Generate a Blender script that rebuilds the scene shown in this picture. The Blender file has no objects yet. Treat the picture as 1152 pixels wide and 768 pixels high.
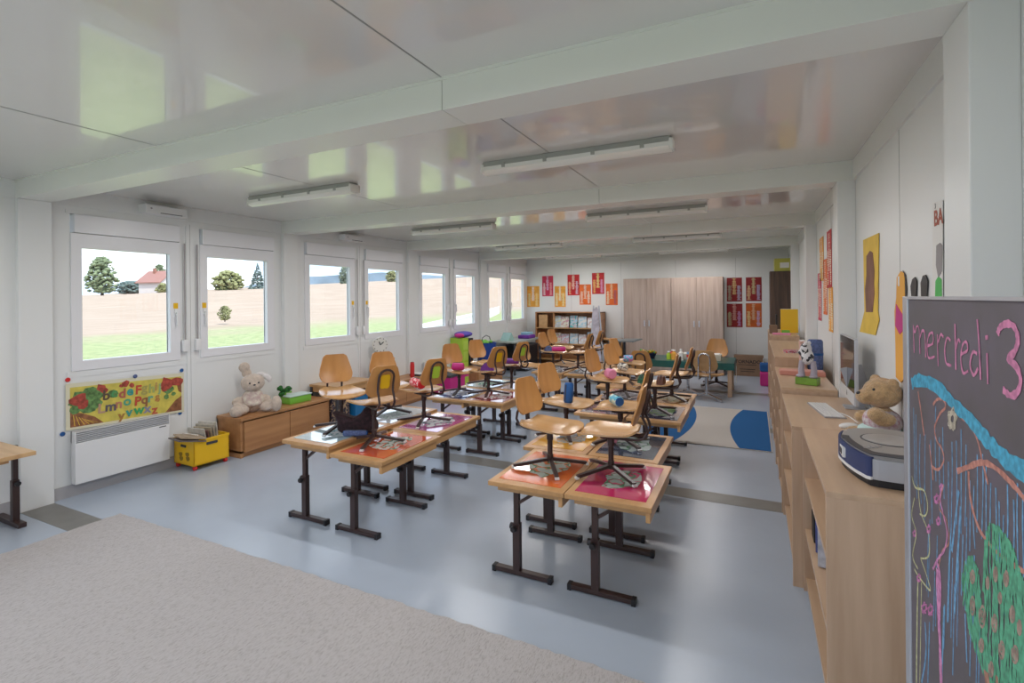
import bpy, bmesh, math, random
from mathutils import Vector, Matrix, noise
random.seed(7)
PI = math.pi
COL = bpy.context.scene.collection

# ------------------------------------------------------------------ camera numbers (surveyed)
F, Y0, YAW, ROLL, H = 561.1, 335.8, .4513, .0096, 1.6318
CS, SN = math.cos(YAW), math.sin(YAW)
def ray(px, py):
    u = (px-576)/F; v = (Y0-py)/F
    u, v = u*math.cos(ROLL)+v*math.sin(ROLL), -u*math.sin(ROLL)+v*math.cos(ROLL)
    return u*CS-SN, u*SN+CS, v
def at(px, py, z=0):
    a, b, c = ray(px, py); t = (z-H)/c
    return Vector((a*t, b*t, z))
def xat(px, Y, py=450):
    a, b, c = ray(px, py); return a*Y/b
def onx(px, py, X):
    a, b, c = ray(px, py); t = X/a
    return Vector((X, b*t, H+c*t))
def ony(px, py, Y):
    a, b, c = ray(px, py); t = Y/b
    return Vector((a*t, Y, H+c*t))

# ------------------------------------------------------------------ materials
def mat(name, col, rough=.5, metal=0., spec=.5, var=0., vscale=8., bump=0., bscale=60., sheen=0., trans=0., coat=0., col2=None, stretch=(1,1,1), emit=None, detail=3.):
    m = bpy.data.materials.new(name); m.use_nodes = True
    nt = m.node_tree; b = nt.nodes['Principled BSDF']
    b.inputs['Base Color'].default_value = (*col, 1)
    b.inputs['Roughness'].default_value = rough
    b.inputs['Metallic'].default_value = metal
    b.inputs['Specular IOR Level'].default_value = spec
    b.inputs['Sheen Weight'].default_value = sheen
    b.inputs['Transmission Weight'].default_value = trans
    b.inputs['Coat Weight'].default_value = coat
    if emit:
        b.inputs['Emission Color'].default_value = (*emit[0], 1); b.inputs['Emission Strength'].default_value = emit[1]
    tc = nt.nodes.new('ShaderNodeTexCoord'); mp = nt.nodes.new('ShaderNodeMapping')
    mp.inputs['Scale'].default_value = stretch
    nt.links.new(tc.outputs['Object'], mp.inputs['Vector'])
    if var or col2:
        n = nt.nodes.new('ShaderNodeTexNoise'); n.inputs['Scale'].default_value = vscale; n.inputs['Detail'].default_value = detail
        nt.links.new(mp.outputs['Vector'], n.inputs['Vector'])
        r = nt.nodes.new('ShaderNodeValToRGB')
        c2 = col2 if col2 else tuple(c*(1-var) for c in col)
        c1 = col if col2 else tuple(min(1, c*(1+var*.6)) for c in col)
        r.color_ramp.elements[0].position = .35; r.color_ramp.elements[1].position = .65
        r.color_ramp.elements[0].color = (*c2, 1); r.color_ramp.elements[1].color = (*c1, 1)
        nt.links.new(n.outputs['Fac'], r.inputs['Fac']); nt.links.new(r.outputs['Color'], b.inputs['Base Color'])
    if bump:
        n2 = nt.nodes.new('ShaderNodeTexNoise'); n2.inputs['Scale'].default_value = bscale; n2.inputs['Detail'].default_value = 4
        nt.links.new(mp.outputs['Vector'], n2.inputs['Vector'])
        bp = nt.nodes.new('ShaderNodeBump'); bp.inputs['Strength'].default_value = bump; bp.inputs['Distance'].default_value = .01
        nt.links.new(n2.outputs['Fac'], bp.inputs['Height']); nt.links.new(bp.outputs['Normal'], b.inputs['Normal'])
    return m
def wood(name, c1, c2, axis='x', rough=.4, scale=9.):
    st = {'x': (.12, 1.6, 1.6), 'y': (1.6, .12, 1.6), 'z': (1.6, 1.6, .12)}[axis]
    return mat(name, c1, rough, col2=c2, vscale=scale, stretch=st, bump=.04, bscale=scale*5, detail=5.)
M = {}
M['wall'] = mat('wall_paint', (.80, .81, .80), .38, var=.012, vscale=2)
M['ceil'] = mat('ceiling_metal', (.74, .725, .705), .2, spec=.9, coat=.7, var=.012, vscale=1.5)
M['beam'] = mat('beam_paint', (.80, .81, .77), .3)
M['pvc'] = mat('white_pvc', (.82, .82, .84), .3)
M['pvc_g'] = mat('grey_gasket', (.25, .26, .28), .5)
M['base'] = mat('skirting_grey', (.42, .41, .42), .5)
M['strip'] = mat('floor_joint_cover', (.20, .195, .18), .35, var=.1, vscale=5)
M['seam'] = mat('seam_grey', (.30, .30, .29), .6)  # dark grey joint lines of ceiling, beams and wall panels
M['brown'] = mat('brown_steel', (.045, .024, .022), .32, spec=.5)
M['black'] = mat('black_plastic', (.012, .012, .015), .45)
M['dark'] = mat('dark_grey', (.05, .05, .06), .5)
M['white'] = mat('white_plastic', (.8, .8, .8), .3)
M['chrome'] = mat('chrome', (.65, .66, .68), .18, metal=1)
M['alu'] = mat('aluminium', (.55, .57, .62), .35, metal=.6)
M['oak'] = wood('oak_desk', (.60, .345, .15), (.48, .26, .105), 'y', .3)
M['oakx'] = wood('oak_edge', (.62, .40, .20), (.5, .3, .14), 'x', .35)
M['seat'] = wood('plywood_seat', (.58, .345, .155), (.47, .265, .11), 'x', .2)
M['ply'] = wood('plywood_back', (.58, .285, .09), (.46, .21, .06), 'z', .3, 7)
M['beech'] = wood('beech_cabinet', (.60, .42, .29), (.50, .335, .22), 'z', .45, 12)
M['beecht'] = wood('beech_top', (.60, .42, .28), (.52, .35, .23), 'y', .35, 12)
M['cherry'] = wood('cherry_veneer', (.50, .25, .105), (.38, .175, .07), 'y', .4, 8)
M['greyoak'] = wood('grey_oak', (.50, .39, .33), (.40, .30, .25), 'z', .45, 12)
M['walnut'] = wood('walnut', (.12, .065, .040), (.055, .03, .02), 'z', .4, 12)
M['card'] = mat('cardboard', (.26, .16, .10), .8, var=.1)
M['yellowp'] = mat('yellow_plastic', (.85, .50, .01), .35)
M['redp'] = mat('red_plastic', (.65, .03, .03), .4)
M['greenp'] = mat('green_plastic', (.20, .52, .06), .4)
M['lid'] = mat('pale_lid', (.60, .75, .72), .3)
M['plush'] = mat('cream_plush', (.60, .49, .40), .95, sheen=.4, var=.12, vscale=30, bump=.8, bscale=120)
M['plushw'] = mat('white_plush', (.72, .68, .66), .95, sheen=.4, bump=.7, bscale=120)
M['bear'] = mat('golden_plush', (.56, .36, .18), .95, sheen=.4, var=.2, vscale=40, bump=1., bscale=140)
M['floral'] = mat('floral_cloth', (.62, .60, .62), .9, col2=(.42, .22, .26), vscale=55)
M['mint'] = mat('mint_cloth', (.52, .70, .68), .9, bump=.2)
M['blue'] = mat('deep_blue', (.01, .09, .30), .6, var=.2)
M['blued'] = mat('denim', (.10, .14, .30), .8, var=.3, vscale=60, bump=.3)
M['magenta'] = mat('magenta', (.55, .02, .22), .5)
M['pink'] = mat('pink', (.85, .30, .48), .5)
M['purple'] = mat('purple', (.17, .03, .32), .5, var=.2)
M['red'] = mat('red_cloth', (.62, .01, .03), .6)
M['lime'] = mat('lime', (.42, .62, .05), .5)
M['teal'] = mat('teal', (.03, .42, .42), .5)
M['greencloth'] = mat('green_table_cloth', (.010, .095, .085), .3)
M['paper'] = mat('paper', (.82, .81, .78), .7)
M['ypaper'] = mat('yellow_paper', (.82, .55, .07), .7, var=.08)
M['opaper'] = mat('orange_paper', (.85, .42, .07), .7, var=.1, vscale=3)
M['brownpaper'] = mat('brown_felt', (.27, .13, .085), .8, var=.2)
M['grey'] = mat('grey_felt', (.34, .32, .32), .8)
M['greenpaper'] = mat('green_paper', (.10, .50, .12), .7)
M['slate'] = mat('slate', (.105, .095, .098), .6, col2=(.135, .115, .145), vscale=5, detail=7)
M['lamp'] = mat('lamp_diffuser', (.86, .86, .82), .12, coat=.5)
M['lampb'] = mat('lamp_body', (.40, .41, .38), .4)

def floor_mat():
    m = mat('floor_vinyl', (.40, .45, .52), .22, spec=.5, var=.05, vscale=1.2, bump=.03, bscale=14, detail=5)
    nt = m.node_tree; b = nt.nodes['Principled BSDF']
    tc = nt.nodes.new('ShaderNodeTexCoord')
    n = nt.nodes.new('ShaderNodeTexNoise'); n.inputs['Scale'].default_value = 6; n.inputs['Detail'].default_value = 5
    mr = nt.nodes.new('ShaderNodeMapRange'); mr.inputs['To Min'].default_value = .2; mr.inputs['To Max'].default_value = .34
    nt.links.new(tc.outputs['Object'], n.inputs['Vector']); nt.links.new(n.outputs['Fac'], mr.inputs['Value']); nt.links.new(mr.outputs['Result'], b.inputs['Roughness'])
    return m
M['floor'] = mat('floor_vinyl', (.40, .46, .55), .25, spec=.6, var=.02, vscale=3, bump=.02, bscale=30)
def rug_mat():
    m = bpy.data.materials.new('woven_wool'); m.use_nodes = True; nt = m.node_tree; b = nt.nodes['Principled BSDF']
    b.inputs['Roughness'].default_value = .95; b.inputs['Specular IOR Level'].default_value = .1
    tc = nt.nodes.new('ShaderNodeTexCoord'); mp = nt.nodes.new('ShaderNodeMapping'); mp.inputs['Scale'].default_value = (1.6, .45, 1)
    nt.links.new(tc.outputs['Object'], mp.inputs['Vector'])
    n = nt.nodes.new('ShaderNodeTexNoise'); n.inputs['Scale'].default_value = 95; n.inputs['Detail'].default_value = 6; n.inputs['Roughness'].default_value = .75
    nt.links.new(mp.outputs['Vector'], n.inputs['Vector'])
    r = nt.nodes.new('ShaderNodeValToRGB'); e = r.color_ramp.elements
    e[0].position = .28; e[0].color = (.31, .285, .275, 1); e[1].position = .52; e[1].color = (.51, .485, .485, 1)
    nt.links.new(n.outputs['Fac'], r.inputs['Fac']); nt.links.new(r.outputs['Color'], b.inputs['Base Color'])
    bp = nt.nodes.new('ShaderNodeBump'); bp.inputs['Strength'].default_value = .7; bp.inputs['Distance'].default_value = .008
    nt.links.new(n.outputs['Fac'], bp.inputs['Height']); nt.links.new(bp.outputs['Normal'], b.inputs['Normal'])
    return m
M['rug'] = rug_mat()
def glass_mat():
    m = bpy.data.materials.new('pane_glass'); m.use_nodes = True; nt = m.node_tree
    for n in list(nt.nodes): nt.nodes.remove(n)
    o = nt.nodes.new('ShaderNodeOutputMaterial'); mx = nt.nodes.new('ShaderNodeMixShader'); t = nt.nodes.new('ShaderNodeBsdfTransparent')
    g = nt.nodes.new('ShaderNodeBsdfGlossy'); g.inputs['Roughness'].default_value = .02
    t.inputs['Color'].default_value = (.93, .95, .94, 1)
    lw = nt.nodes.new('ShaderNodeLayerWeight'); pw = nt.nodes.new('ShaderNodeMath'); pw.operation = 'POWER'; pw.inputs[1].default_value = 5
    f = nt.nodes.new('ShaderNodeMath'); f.operation = 'MULTIPLY_ADD'; f.inputs[1].default_value = .8; f.inputs[2].default_value = .03
    nt.links.new(lw.outputs['Facing'], pw.inputs[0]); nt.links.new(pw.outputs[0], f.inputs[0]); nt.links.new(f.outputs[0], mx.inputs[0]); nt.links.new(t.outputs[0], mx.inputs[1]); nt.links.new(g.outputs[0], mx.inputs[2]); nt.links.new(mx.outputs[0], o.inputs[0])
    return m
M['glass'] = glass_mat()
def art_mat(name, cols, scale=14., rough=.5):
    """Child-like patchy artwork: several flat colours in cells."""
    m = bpy.data.materials.new(name); m.use_nodes = True; nt = m.node_tree; b = nt.nodes['Principled BSDF']
    b.inputs['Roughness'].default_value = rough
    tc = nt.nodes.new('ShaderNodeTexCoord'); n = nt.nodes.new('ShaderNodeTexNoise'); n.inputs['Scale'].default_value = scale; n.inputs['Detail'].default_value = 2
    nt.links.new(tc.outputs['Object'], n.inputs['Vector'])
    r = nt.nodes.new('ShaderNodeValToRGB'); r.color_ramp.interpolation = 'CONSTANT'; e = r.color_ramp.elements
    k = len(cols)
    e[0].position = 0; e[0].color = (*cols[0], 1); e[1].position = .4; e[1].color = (*cols[1], 1)
    for i in range(2, k):
        q = e.new(.4+.22*(i-1)/(k-1)); q.color = (*cols[i], 1)
    nt.links.new(n.outputs['Fac'], r.inputs['Fac']); nt.links.new(r.outputs['Color'], b.inputs['Base Color'])
    return m

# ------------------------------------------------------------------ mesh building
class MB:
    def __init__(s): s.bm = bmesh.new(); s.mi = 0
    def _fin(s, faces):
        for f in faces: f.material_index = s.mi
    def box(s, x0, x1, y0, y1, z0, z1, T=None, bev=0):
        vs = [s.bm.verts.new((x, y, z)) for x in (x0, x1) for y in (y0, y1) for z in (z0, z1)]
        q = [(0,1,3,2),(4,6,7,5),(0,4,5,1),(2,3,7,6),(0,2,6,4),(1,5,7,3)]
        fs = [s.bm.faces.new([vs[i] for i in f]) for f in q]
        if bev:
            es = list({e for f in fs for e in f.edges})
            r = bmesh.ops.bevel(s.bm, geom=es, offset=bev, segments=2, affect='EDGES', profile=.6)
            fs = list({f for v in r['verts'] for f in v.link_faces} | {f for f in fs if f.is_valid})
            vs = list({v for f in fs for v in f.verts})
        s._fin(fs)
        if T is not None: bmesh.ops.transform(s.bm, matrix=T, verts=vs)
        return s
    def prism(s, pts, z0, z1, T=None):
        lo = [s.bm.verts.new((p[0], p[1], z0)) for p in pts]; hi = [s.bm.verts.new((p[0], p[1], z1)) for p in pts]
        n = len(pts); fs = [s.bm.faces.new(lo[::-1]), s.bm.faces.new(hi)]
        for i in range(n): fs.append(s.bm.faces.new((lo[i], lo[(i+1) % n], hi[(i+1) % n], hi[i])))
        s._fin(fs)
        if T is not None: bmesh.ops.transform(s.bm, matrix=T, verts=lo+hi)
        return s
    def tube(s, pts, r, seg=8, closed=False, T=None):
        P = [Vector(p) for p in pts]; n = len(P); rings = []; up = None
        rr = r if isinstance(r, (list, tuple)) else [r]*n
        for i in range(n):
            a = P[(i-1) % n] if (closed or i) else P[i]; b = P[(i+1) % n] if (closed or i < n-1) else P[i]
            t = (b-a).normalized()
            if up is None:
                up = Vector((0, 0, 1)) if abs(t.z) < .9 else Vector((1, 0, 0))
            up = (up-t*up.dot(t)); 
            if up.length < 1e-5: up = t.orthogonal()
            up.normalize(); sd = t.cross(up)
            rings.append([s.bm.verts.new(P[i]+(up*math.cos(2*PI*k/seg)+sd*math.sin(2*PI*k/seg))*rr[i]) for k in range(seg)])
        fs = []
        for i in range(n if closed else n-1):
            A, B = rings[i], rings[(i+1) % n]
            for k in range(seg): fs.append(s.bm.faces.new((A[k], A[(k+1) % seg], B[(k+1) % seg], B[k])))
        if not closed: fs += [s.bm.faces.new(rings[0][::-1]), s.bm.faces.new(rings[-1])]
        s._fin(fs)
        if T is not None: bmesh.ops.transform(s.bm, matrix=T, verts=[v for q in rings for v in q])
        return s
    def bar(s, a, b, w, h=None):
        """rectangular bar from a to b (w wide, h high)"""
        a, b = Vector(a), Vector(b); h = h or w; t = (b-a).normalized()
        up = Vector((0, 0, 1)) if abs(t.z) < .95 else Vector((0, 1, 0))
        sd = t.cross(up).normalized(); up = sd.cross(t)
        vs = [s.bm.verts.new(p+sd*i*w/2+up*j*h/2) for p in (a, b) for i, j in ((-1,-1),(1,-1),(1,1),(-1,1))]
        q = [(3,2,1,0),(4,5,6,7),(0,1,5,4),(1,2,6,5),(2,3,7,6),(3,0,4,7)]
        s._fin([s.bm.faces.new([vs[i] for i in f]) for f in q]); return s
    def lathe(s, prof, c=(0,0,0), seg=16, T=None):
        rings = []; V = []
        for r, z in prof:
            g = [s.bm.verts.new((c[0]+r*math.cos(2*PI*k/seg), c[1]+r*math.sin(2*PI*k/seg), c[2]+z)) for k in range(seg)]
            rings.append(g); V += g
        fs = [s.bm.faces.new(rings[0][::-1]), s.bm.faces.new(rings[-1])]
        for A, B in zip(rings, rings[1:]):
            for k in range(seg): fs.append(s.bm.faces.new((A[k], A[(k+1) % seg], B[(k+1) % seg], B[k])))
        s._fin(fs)
        if T is not None: bmesh.ops.transform(s.bm, matrix=T, verts=V)
        return s
    def ell(s, c, r, T=None, sub=3):
        if not isinstance(r, (tuple, list)): r = (r, r, r)
        d = bmesh.ops.create_icosphere(s.bm, subdivisions=sub, radius=1, matrix=Matrix.Translation(c) @ (T or Matrix()) @ Matrix.Diagonal((*r, 1)))
        s._fin({f for v in d['verts'] for f in v.link_faces}); return s
    def grid(s, fn, nu, nv, th):
        """shell of thickness th along its normal over fn(u,v)->Vector"""
        P = [[fn(i/nu, j/nv) for j in range(nv+1)] for i in range(nu+1)]
        def nrm(i, j):
            a = P[min(i+1, nu)][j]-P[max(i-1, 0)][j]; b = P[i][min(j+1, nv)]-P[i][max(j-1, 0)]
            n = a.cross(b); return n.normalized() if n.length > 1e-9 else Vector((0, 0, 1))
        A = [[s.bm.verts.new(P[i][j]+nrm(i, j)*th/2) for j in range(nv+1)] for i in range(nu+1)]
        B = [[s.bm.verts.new(P[i][j]-nrm(i, j)*th/2) for j in range(nv+1)] for i in range(nu+1)]
        fs = []
        for i in range(nu):
            for j in range(nv):
                fs.append(s.bm.faces.new((A[i][j], A[i+1][j], A[i+1][j+1], A[i][j+1])))
                fs.append(s.bm.faces.new((B[i][j], B[i][j+1], B[i+1][j+1], B[i+1][j])))
        for i in range(nu):
            fs.append(s.bm.faces.new((A[i][0], B[i][0], B[i+1][0], A[i+1][0]))); fs.append(s.bm.faces.new((A[i][nv], A[i+1][nv], B[i+1][nv], B[i][nv])))
        for j in range(nv):
            fs.append(s.bm.faces.new((A[0][j], A[0][j+1], B[0][j+1], B[0][j]))); fs.append(s.bm.faces.new((A[nu][j], B[nu][j], B[nu][j+1], A[nu][j+1])))
        s._fin(fs); return s
    def text(s, txt, size, T, ext=.0006, bold=0):
        cu = bpy.data.curves.new('t', 'FONT'); cu.body = txt; cu.size = size; cu.extrude = ext; cu.offset = bold; cu.align_x = 'CENTER'; cu.align_y = 'CENTER'; cu.resolution_u = 3
        o = bpy.data.objects.new('t', cu); COL.objects.link(o); me = o.to_mesh()
        n0 = len(s.bm.faces); v0 = len(s.bm.verts); s.bm.from_mesh(me); o.to_mesh_clear(); bpy.data.objects.remove(o); bpy.data.curves.remove(cu)
        s.bm.verts.ensure_lookup_table(); s.bm.faces.ensure_lookup_table()
        bmesh.ops.transform(s.bm, matrix=T, verts=s.bm.verts[v0:]); s._fin(s.bm.faces[n0:]); return s
    def build(s, name, mats, parent=None, smooth=False, **props):
        bmesh.ops.recalc_face_normals(s.bm, faces=s.bm.faces)
        me = bpy.data.meshes.new(name); s.bm.to_mesh(me); s.bm.free()
        for m in (mats if isinstance(mats, (list, tuple)) else [mats]): me.materials.append(M[m] if isinstance(m, str) else m)
        if smooth:
            for p in me.polygons: p.use_smooth = True
            if smooth != 'full':
                try: me.set_sharp_from_angle(angle=math.radians(40))
                except Exception: pass
        o = bpy.data.objects.new(name, me); COL.objects.link(o)
        if parent is not None: o.parent = parent
        for k, v in props.items(): o[k] = v
        return o
def empty(name, label, cat, loc=(0,0,0), rz=0, group=None, scale=1):
    o = bpy.data.objects.new(name, None); COL.objects.link(o); o.empty_display_size = .1
    o.location = loc; o.rotation_euler = (0, 0, rz); o.scale = (scale,)*3
    o['label'] = label; o['category'] = cat
    if group: o['group'] = group
    return o
def dup(root, label, loc, rz=0, scale=None, group=None):
    def cp(o, par):
        c = o.copy(); COL.objects.link(c)
        if par is not None: c.parent = par
        for ch in list(o.children): cp(ch, c)
        return c
    r = cp(root, None); r['label'] = label; r.location = loc; r.rotation_euler = (0, 0, rz)
    if scale: r.scale = (scale,)*3
    if group: r['group'] = group
    return r
def S(name, mb, mats, smooth=False): return mb.build(name, mats, smooth=smooth, kind='structure')
def Tr(x, y, z, rz=0, rx=0, ry=0): return Matrix.Translation((x, y, z)) @ Matrix.Rotation(rz, 4, 'Z') @ Matrix.Rotation(ry, 4, 'Y') @ Matrix.Rotation(rx, 4, 'X')
def blob(name, ells, m, parent=None, vox=.012, **props):
    b = MB()
    for e in ells: b.ell(*e)
    o = b.build(name, m, parent, smooth='full', **props)
    r = o.modifiers.new('r', 'REMESH'); r.mode = 'VOXEL'; r.voxel_size = vox; r.use_smooth_shade = True
    sm = o.modifiers.new('s', 'SMOOTH'); sm.factor = .5; sm.iterations = 3
    return o

# ------------------------------------------------------------------ room shell
XL, XR, ZC, ZB, BAY, BW = -5.195, .657, 2.5935, 2.452, 2.44, .21
YB = 11.577; YF = 1.817-BAY*2+.0   # far wall, wall behind the camera
BEAMS = [1.817+BAY*k for k in range(-1, 4)]
PL, PR = XL+.05, XR-.11
mb = MB(); mb.box(XL-.1, XR+.1, YF-.1, YB+.1, -.12, 0); S('floor', mb, 'floor')
mb = MB(); mb.box(XL-.1, XR+.1, YF-.1, YB+.1, ZC, ZC+.15)
mb.mi = 1
for k in range(-2, 4):
    y0 = 1.817+BAY*k+BW; y1 = 1.817+BAY*(k+1)
    for x in (-3.30, -1.209): mb.box(x-.004, x+.004, max(y0, YF), y1, ZC-.001, ZC+.01)
S('ceiling', mb, ['ceil', 'seam'])
mb = MB()
for y in BEAMS:
    mb.mi = 0; mb.box(XL, -1.2105, y, y+BW, ZB, ZC, bev=.002); mb.box(-1.2075, XR, y, y+BW, ZB, ZC, bev=.002)
    mb.mi = 1; mb.box(-1.2105, -1.2075, y+.004, y+BW-.004, ZB+.004, ZC)
    mb.mi = 0; mb.box(XL, XR, y-.006, y, ZC-.012, ZC)
S('trim_ceiling_beams', mb, ['beam', 'seam'])
mb = MB()
for y in BEAMS: mb.box(XL, XR, y, y+BW, 0, .0015)
S('trim_floor_joints', mb, 'strip')
for i, y in enumerate(BEAMS):
    mb = MB(); mb.box(XL, PL, y, y+BW, 0, ZB, bev=.004); S('trim_left_post_%d' % (i+1), mb, 'wall')
    mb = MB(); mb.box(PR, XR, y, y+BW, 0, ZB, bev=.004); S('trim_right_post_%d' % (i+1), mb, 'wall')
# window openings in the left wall, two per bay
WA, WB = (.348, 1.238), (1.440, 2.330)
ZW0, ZW1 = 1.05, 2.39
OPEN = []
for k in range(-2, 4):
    yb = 1.817+BAY*k
    for a, b in (WA, WB): OPEN.append((yb+a, yb+b))
mb = MB()
mb.box(XL-.1, XL, YF-.1, YB+.1, 0, ZW0); mb.box(XL-.1, XL, YF-.1, YB+.1, ZW1, ZC)
prev = YF-.1
for a, b in OPEN:
    mb.box(XL-.1, XL, prev, a, ZW0, ZW1); prev = b
mb.box(XL-.1, XL, prev, YB+.1, ZW0, ZW1)
# thin raised panel round each window pair and the joint between two panels
mb.mi = 0
for k in range(-2, 4):
    yb = 1.817+BAY*k
    mb.box(XL, XL+.006, yb+WA[0]-.03, yb+WB[1]+.03, ZW0-.05, ZW0-.002); mb.box(XL, XL+.006, yb+WA[0]-.03, yb+WB[1]+.03, ZW1+.002, ZW1+.03)
    mb.box(XL, XL+.012, yb+1.30, yb+1.375, 0.1, ZW1+.03)
mb.mi = 1
for k in range(-2, 4):
    yb = 1.817+BAY*k; mb.box(XL, XL+.0125, yb+1.336, yb+1.339, 0.1, ZW1+.03)
S('wall_left', mb, ['wall', 'seam'])
# right wall; unseen openings beside and behind the camera, added for daylight
mb = MB()
mb.box(XR, XR+.1, 1.817-BAY+BW+2.2, YB+.1, 0, ZC)
mb.box(XR, XR+.1, YF-.1, 1.817-BAY+BW+2.2, 0, .9); mb.box(XR, XR+.1, YF-.1, 1.817-BAY+BW+2.2, 2.3, ZC)
mb.box(XR, XR+.1, YF-.1, YF+.3, .9, 2.3); mb.box(XR, XR+.1, -.75, -.2, .9, 2.3); mb.box(XR, XR+.1, .75, 1.787, .9, 2.3)
mb.mi = 1
for y in (3.075, 5.5, 7.9, 10.3): mb.box(XR-.001, XR+.001, y-.002, y+.002, 0, ZB)
S('wall_right', mb, ['wall', 'seam'])
mb = MB()
mb.box(XL-.1, XR+.1, YB, YB+.1, 0, ZC); mb.mi = 1
for x in (-4.0, -2.78, -1.56, -.34): mb.box(x-.002, x+.002, YB-.001, YB+.001, 0, ZB)
S('wall_back', mb, ['wall', 'seam'])
mb = MB()   # unseen wall behind the camera: wide windows added for daylight
mb.box(XL-.1, XR+.1, YF-.1, YF, 0, .7); mb.box(XL-.1, XR+.1, YF-.1, YF, 2.35, ZC)
for a, b in ((XL-.1, -4.8), (-3.3, -1.2), (.3, XR+.1)): mb.box(a, b, YF-.1, YF, .7, 2.35)
S('wall_front', mb, 'wall')
n = 20
for (a, b) in ((-4.8, -3.3), (-1.2, .3)):  # frames of the two added windows, out of view
    mb = MB()
    for (x0, x1, z0, z1) in ((a, a+.07, .7, 2.35), (b-.07, b, .7, 2.35), (a, b, .7, .77), (a, b, 2.28, 2.35)): mb.box(x0, x1, YF-.07, YF-.01, z0, z1)
    o = S('window_%d' % n, mb, 'pvc'); n += 1
# ceiling-height trims along both side walls and the back wall
mb = MB()
for k in range(-2, 4):
    y0 = 1.817+BAY*k+BW if k > -2 else YF; y1 = 1.817+BAY*(k+1)
    mb.box(XL, XL+.015, y0, y1, ZB, ZC); mb.box(XR-.015, XR, y0, y1, ZB, ZC)
mb.box(XL, XR, YB-.015, YB, ZB, ZC)
S('trim_cornice', mb, 'wall')
mb = MB()
for k in range(-2, 4):
    y0 = 1.817+BAY*k+BW if k > -2 else YF; y1 = 1.817+BAY*(k+1)
    mb.box(XL, XL+.012, y0, y1, 0, .1)
S('baseboard_left', mb, 'base')
mb = MB(); mb.box(XL, XR, YB-.012, YB, 0, .1); S('baseboard_back', mb, 'base')

# windows of the left wall
wn = 1
for wi, (a, b) in enumerate(OPEN):
    if wi < 2: continue
    isA = wi % 2 == 0
    xo, xi = XL-.055, XL+.012
    mb = MB(); zt = 2.225; fw = .078
    mb.box(xo, xi, a, b, ZW0, ZW0+fw+.008, bev=.004); mb.box(xo, xi, a, b, zt-fw-.046, zt, bev=.004)
    mb.box(xo, xi, a, a+fw, ZW0+fw, zt-fw-.04, bev=.004); mb.box(xo, xi, b-fw-.018, b, ZW0+fw, zt-fw-.04, bev=.004)
    mb.mi = 1
    mb.box(XL-.04, XL-.036, a+fw, a+fw+.006, ZW0+fw, zt-fw-.04); mb.box(XL-.04, XL-.036, b-fw-.024, b-fw-.016, ZW0+fw, zt-fw-.04)
    w = S('window_%d' % wn, mb, ['pvc', 'pvc_g']); wn += 1
    mb = MB(); mb.box(XL-.032, XL-.028, a+fw-.01, b-fw, ZW0+fw-.01, zt-fw-.03); mb.build('pane', 'glass', w)
    mb = MB(); mb.box(XL-.09, XL+.03, a+.02, b-.005, zt+.004, ZW1-.002, bev=.006); mb.build('shutter_box', 'pvc', w)
    hy = b-.045 if isA else a+.04
    mb = MB(); mb.box(XL+.012, XL+.024, hy-.014, hy+.014, 1.49, 1.56, bev=.003); mb.box(XL+.024, XL+.045, hy-.008, hy+.008, 1.51, 1.53); mb.box(XL+.038, XL+.05, hy-.01, hy+.01, 1.39, 1.535, bev=.004)
    mb.build('handle', 'white', w)
    if wi < 8:
        mb = MB(); mb.box(XL+.0122, XL+.013, hy-.022, hy+.022, 1.565, 1.62); mb.build('sticker', 'yellowp', w)
    sy = b+.035 if isA else a-.04
    mb = MB(); mb.box(XL+.028, XL+.030, sy-.007, sy+.007, 1.24, 2.22, T=None); mb.build('shutter_strap', 'grey', w)
    mb = MB(); mb.box(XL+.010, XL+.05, sy-.03, sy+.03, 1.13, 1.25, bev=.012); mb.build('strap_winder', 'white', w, smooth=True)

# ------------------------------------------------------------------ desks
def make_desk():
    t = empty('school_desk', '', 'desk')
    z = .56
    mb = MB(); mb.box(-.235, .235, -.35, .35, z-.026, z, bev=.003); mb.build('tabletop', 'oak', t)
    mb = MB(); mb.box(.203, .226, -.342, .29, z-.082, z-.026, bev=.002); mb.build('side_rail', 'oak', t)
    mb = MB(); mb.box(-.19, .205, -.29, .27, z-.062, z-.052); mb.box(-.19, -.18, -.29, .27, z-.06, z-.027); mb.box(-.19, .2, -.31, -.3, z-.06, z-.03); mb.box(-.19, .2, .27, .28, z-.06, z-.03); mb.build('book_tray', 'oakx', t)
    for sy in (-1, 1):
        y = sy*.27
        mb = MB(); mb.box(-.102, -.068, y-.014, y+.014, .27, z-.027, bev=.003); mb.box(-.107, -.063, y-.019, y+.019, .03, .31, bev=.003)
        mb.bar((-.07, y, z-.13), (.05, y, z-.045), .018); mb.bar((-.16, y, z-.036), (.18, y, z-.036), .025, .018)
        L = mb.build('leg', 'brown', t)
        mb = MB(); mb.lathe([(.006, 0), (.006, .012), (.017, .014), (.019, .022), (.015, .034)], T=Tr(-.09, y+(-.019 if sy < 0 else -.019), .285, 0, PI/2)); mb.lathe([(.019, 0), (.019, .02)], T=Tr(-.107, y, .285, 0, 0, -PI/2)); mb.build('knob', 'black', L, smooth=True)
        mb = MB(); mb.box(-.235, .125, y-.02, y+.02, .008, .034, bev=.003); mb.build('foot', 'brown', t)
        for a_ in (-.245, .112):
            mb = MB(); mb.box(a_, a_+.024, y-.022, y+.022, 0, .036, bev=.003); mb.build('foot_cap', 'black', t)
    return t
desk0 = make_desk(); first = [True]
DG = 'school desks in two double columns'
def desk(x, y, label, z=0, rz=0):
    if first[0]:
        first[0] = False; d = desk0; d['label'] = label; d.location = (x, y, 0); d.rotation_euler = (0, 0, rz)
    else: d = dup(desk0, label, (x, y, 0), rz)
    d['group'] = DG
    d.scale = (1, 1, (.56+z)/.56)
    return d
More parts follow.
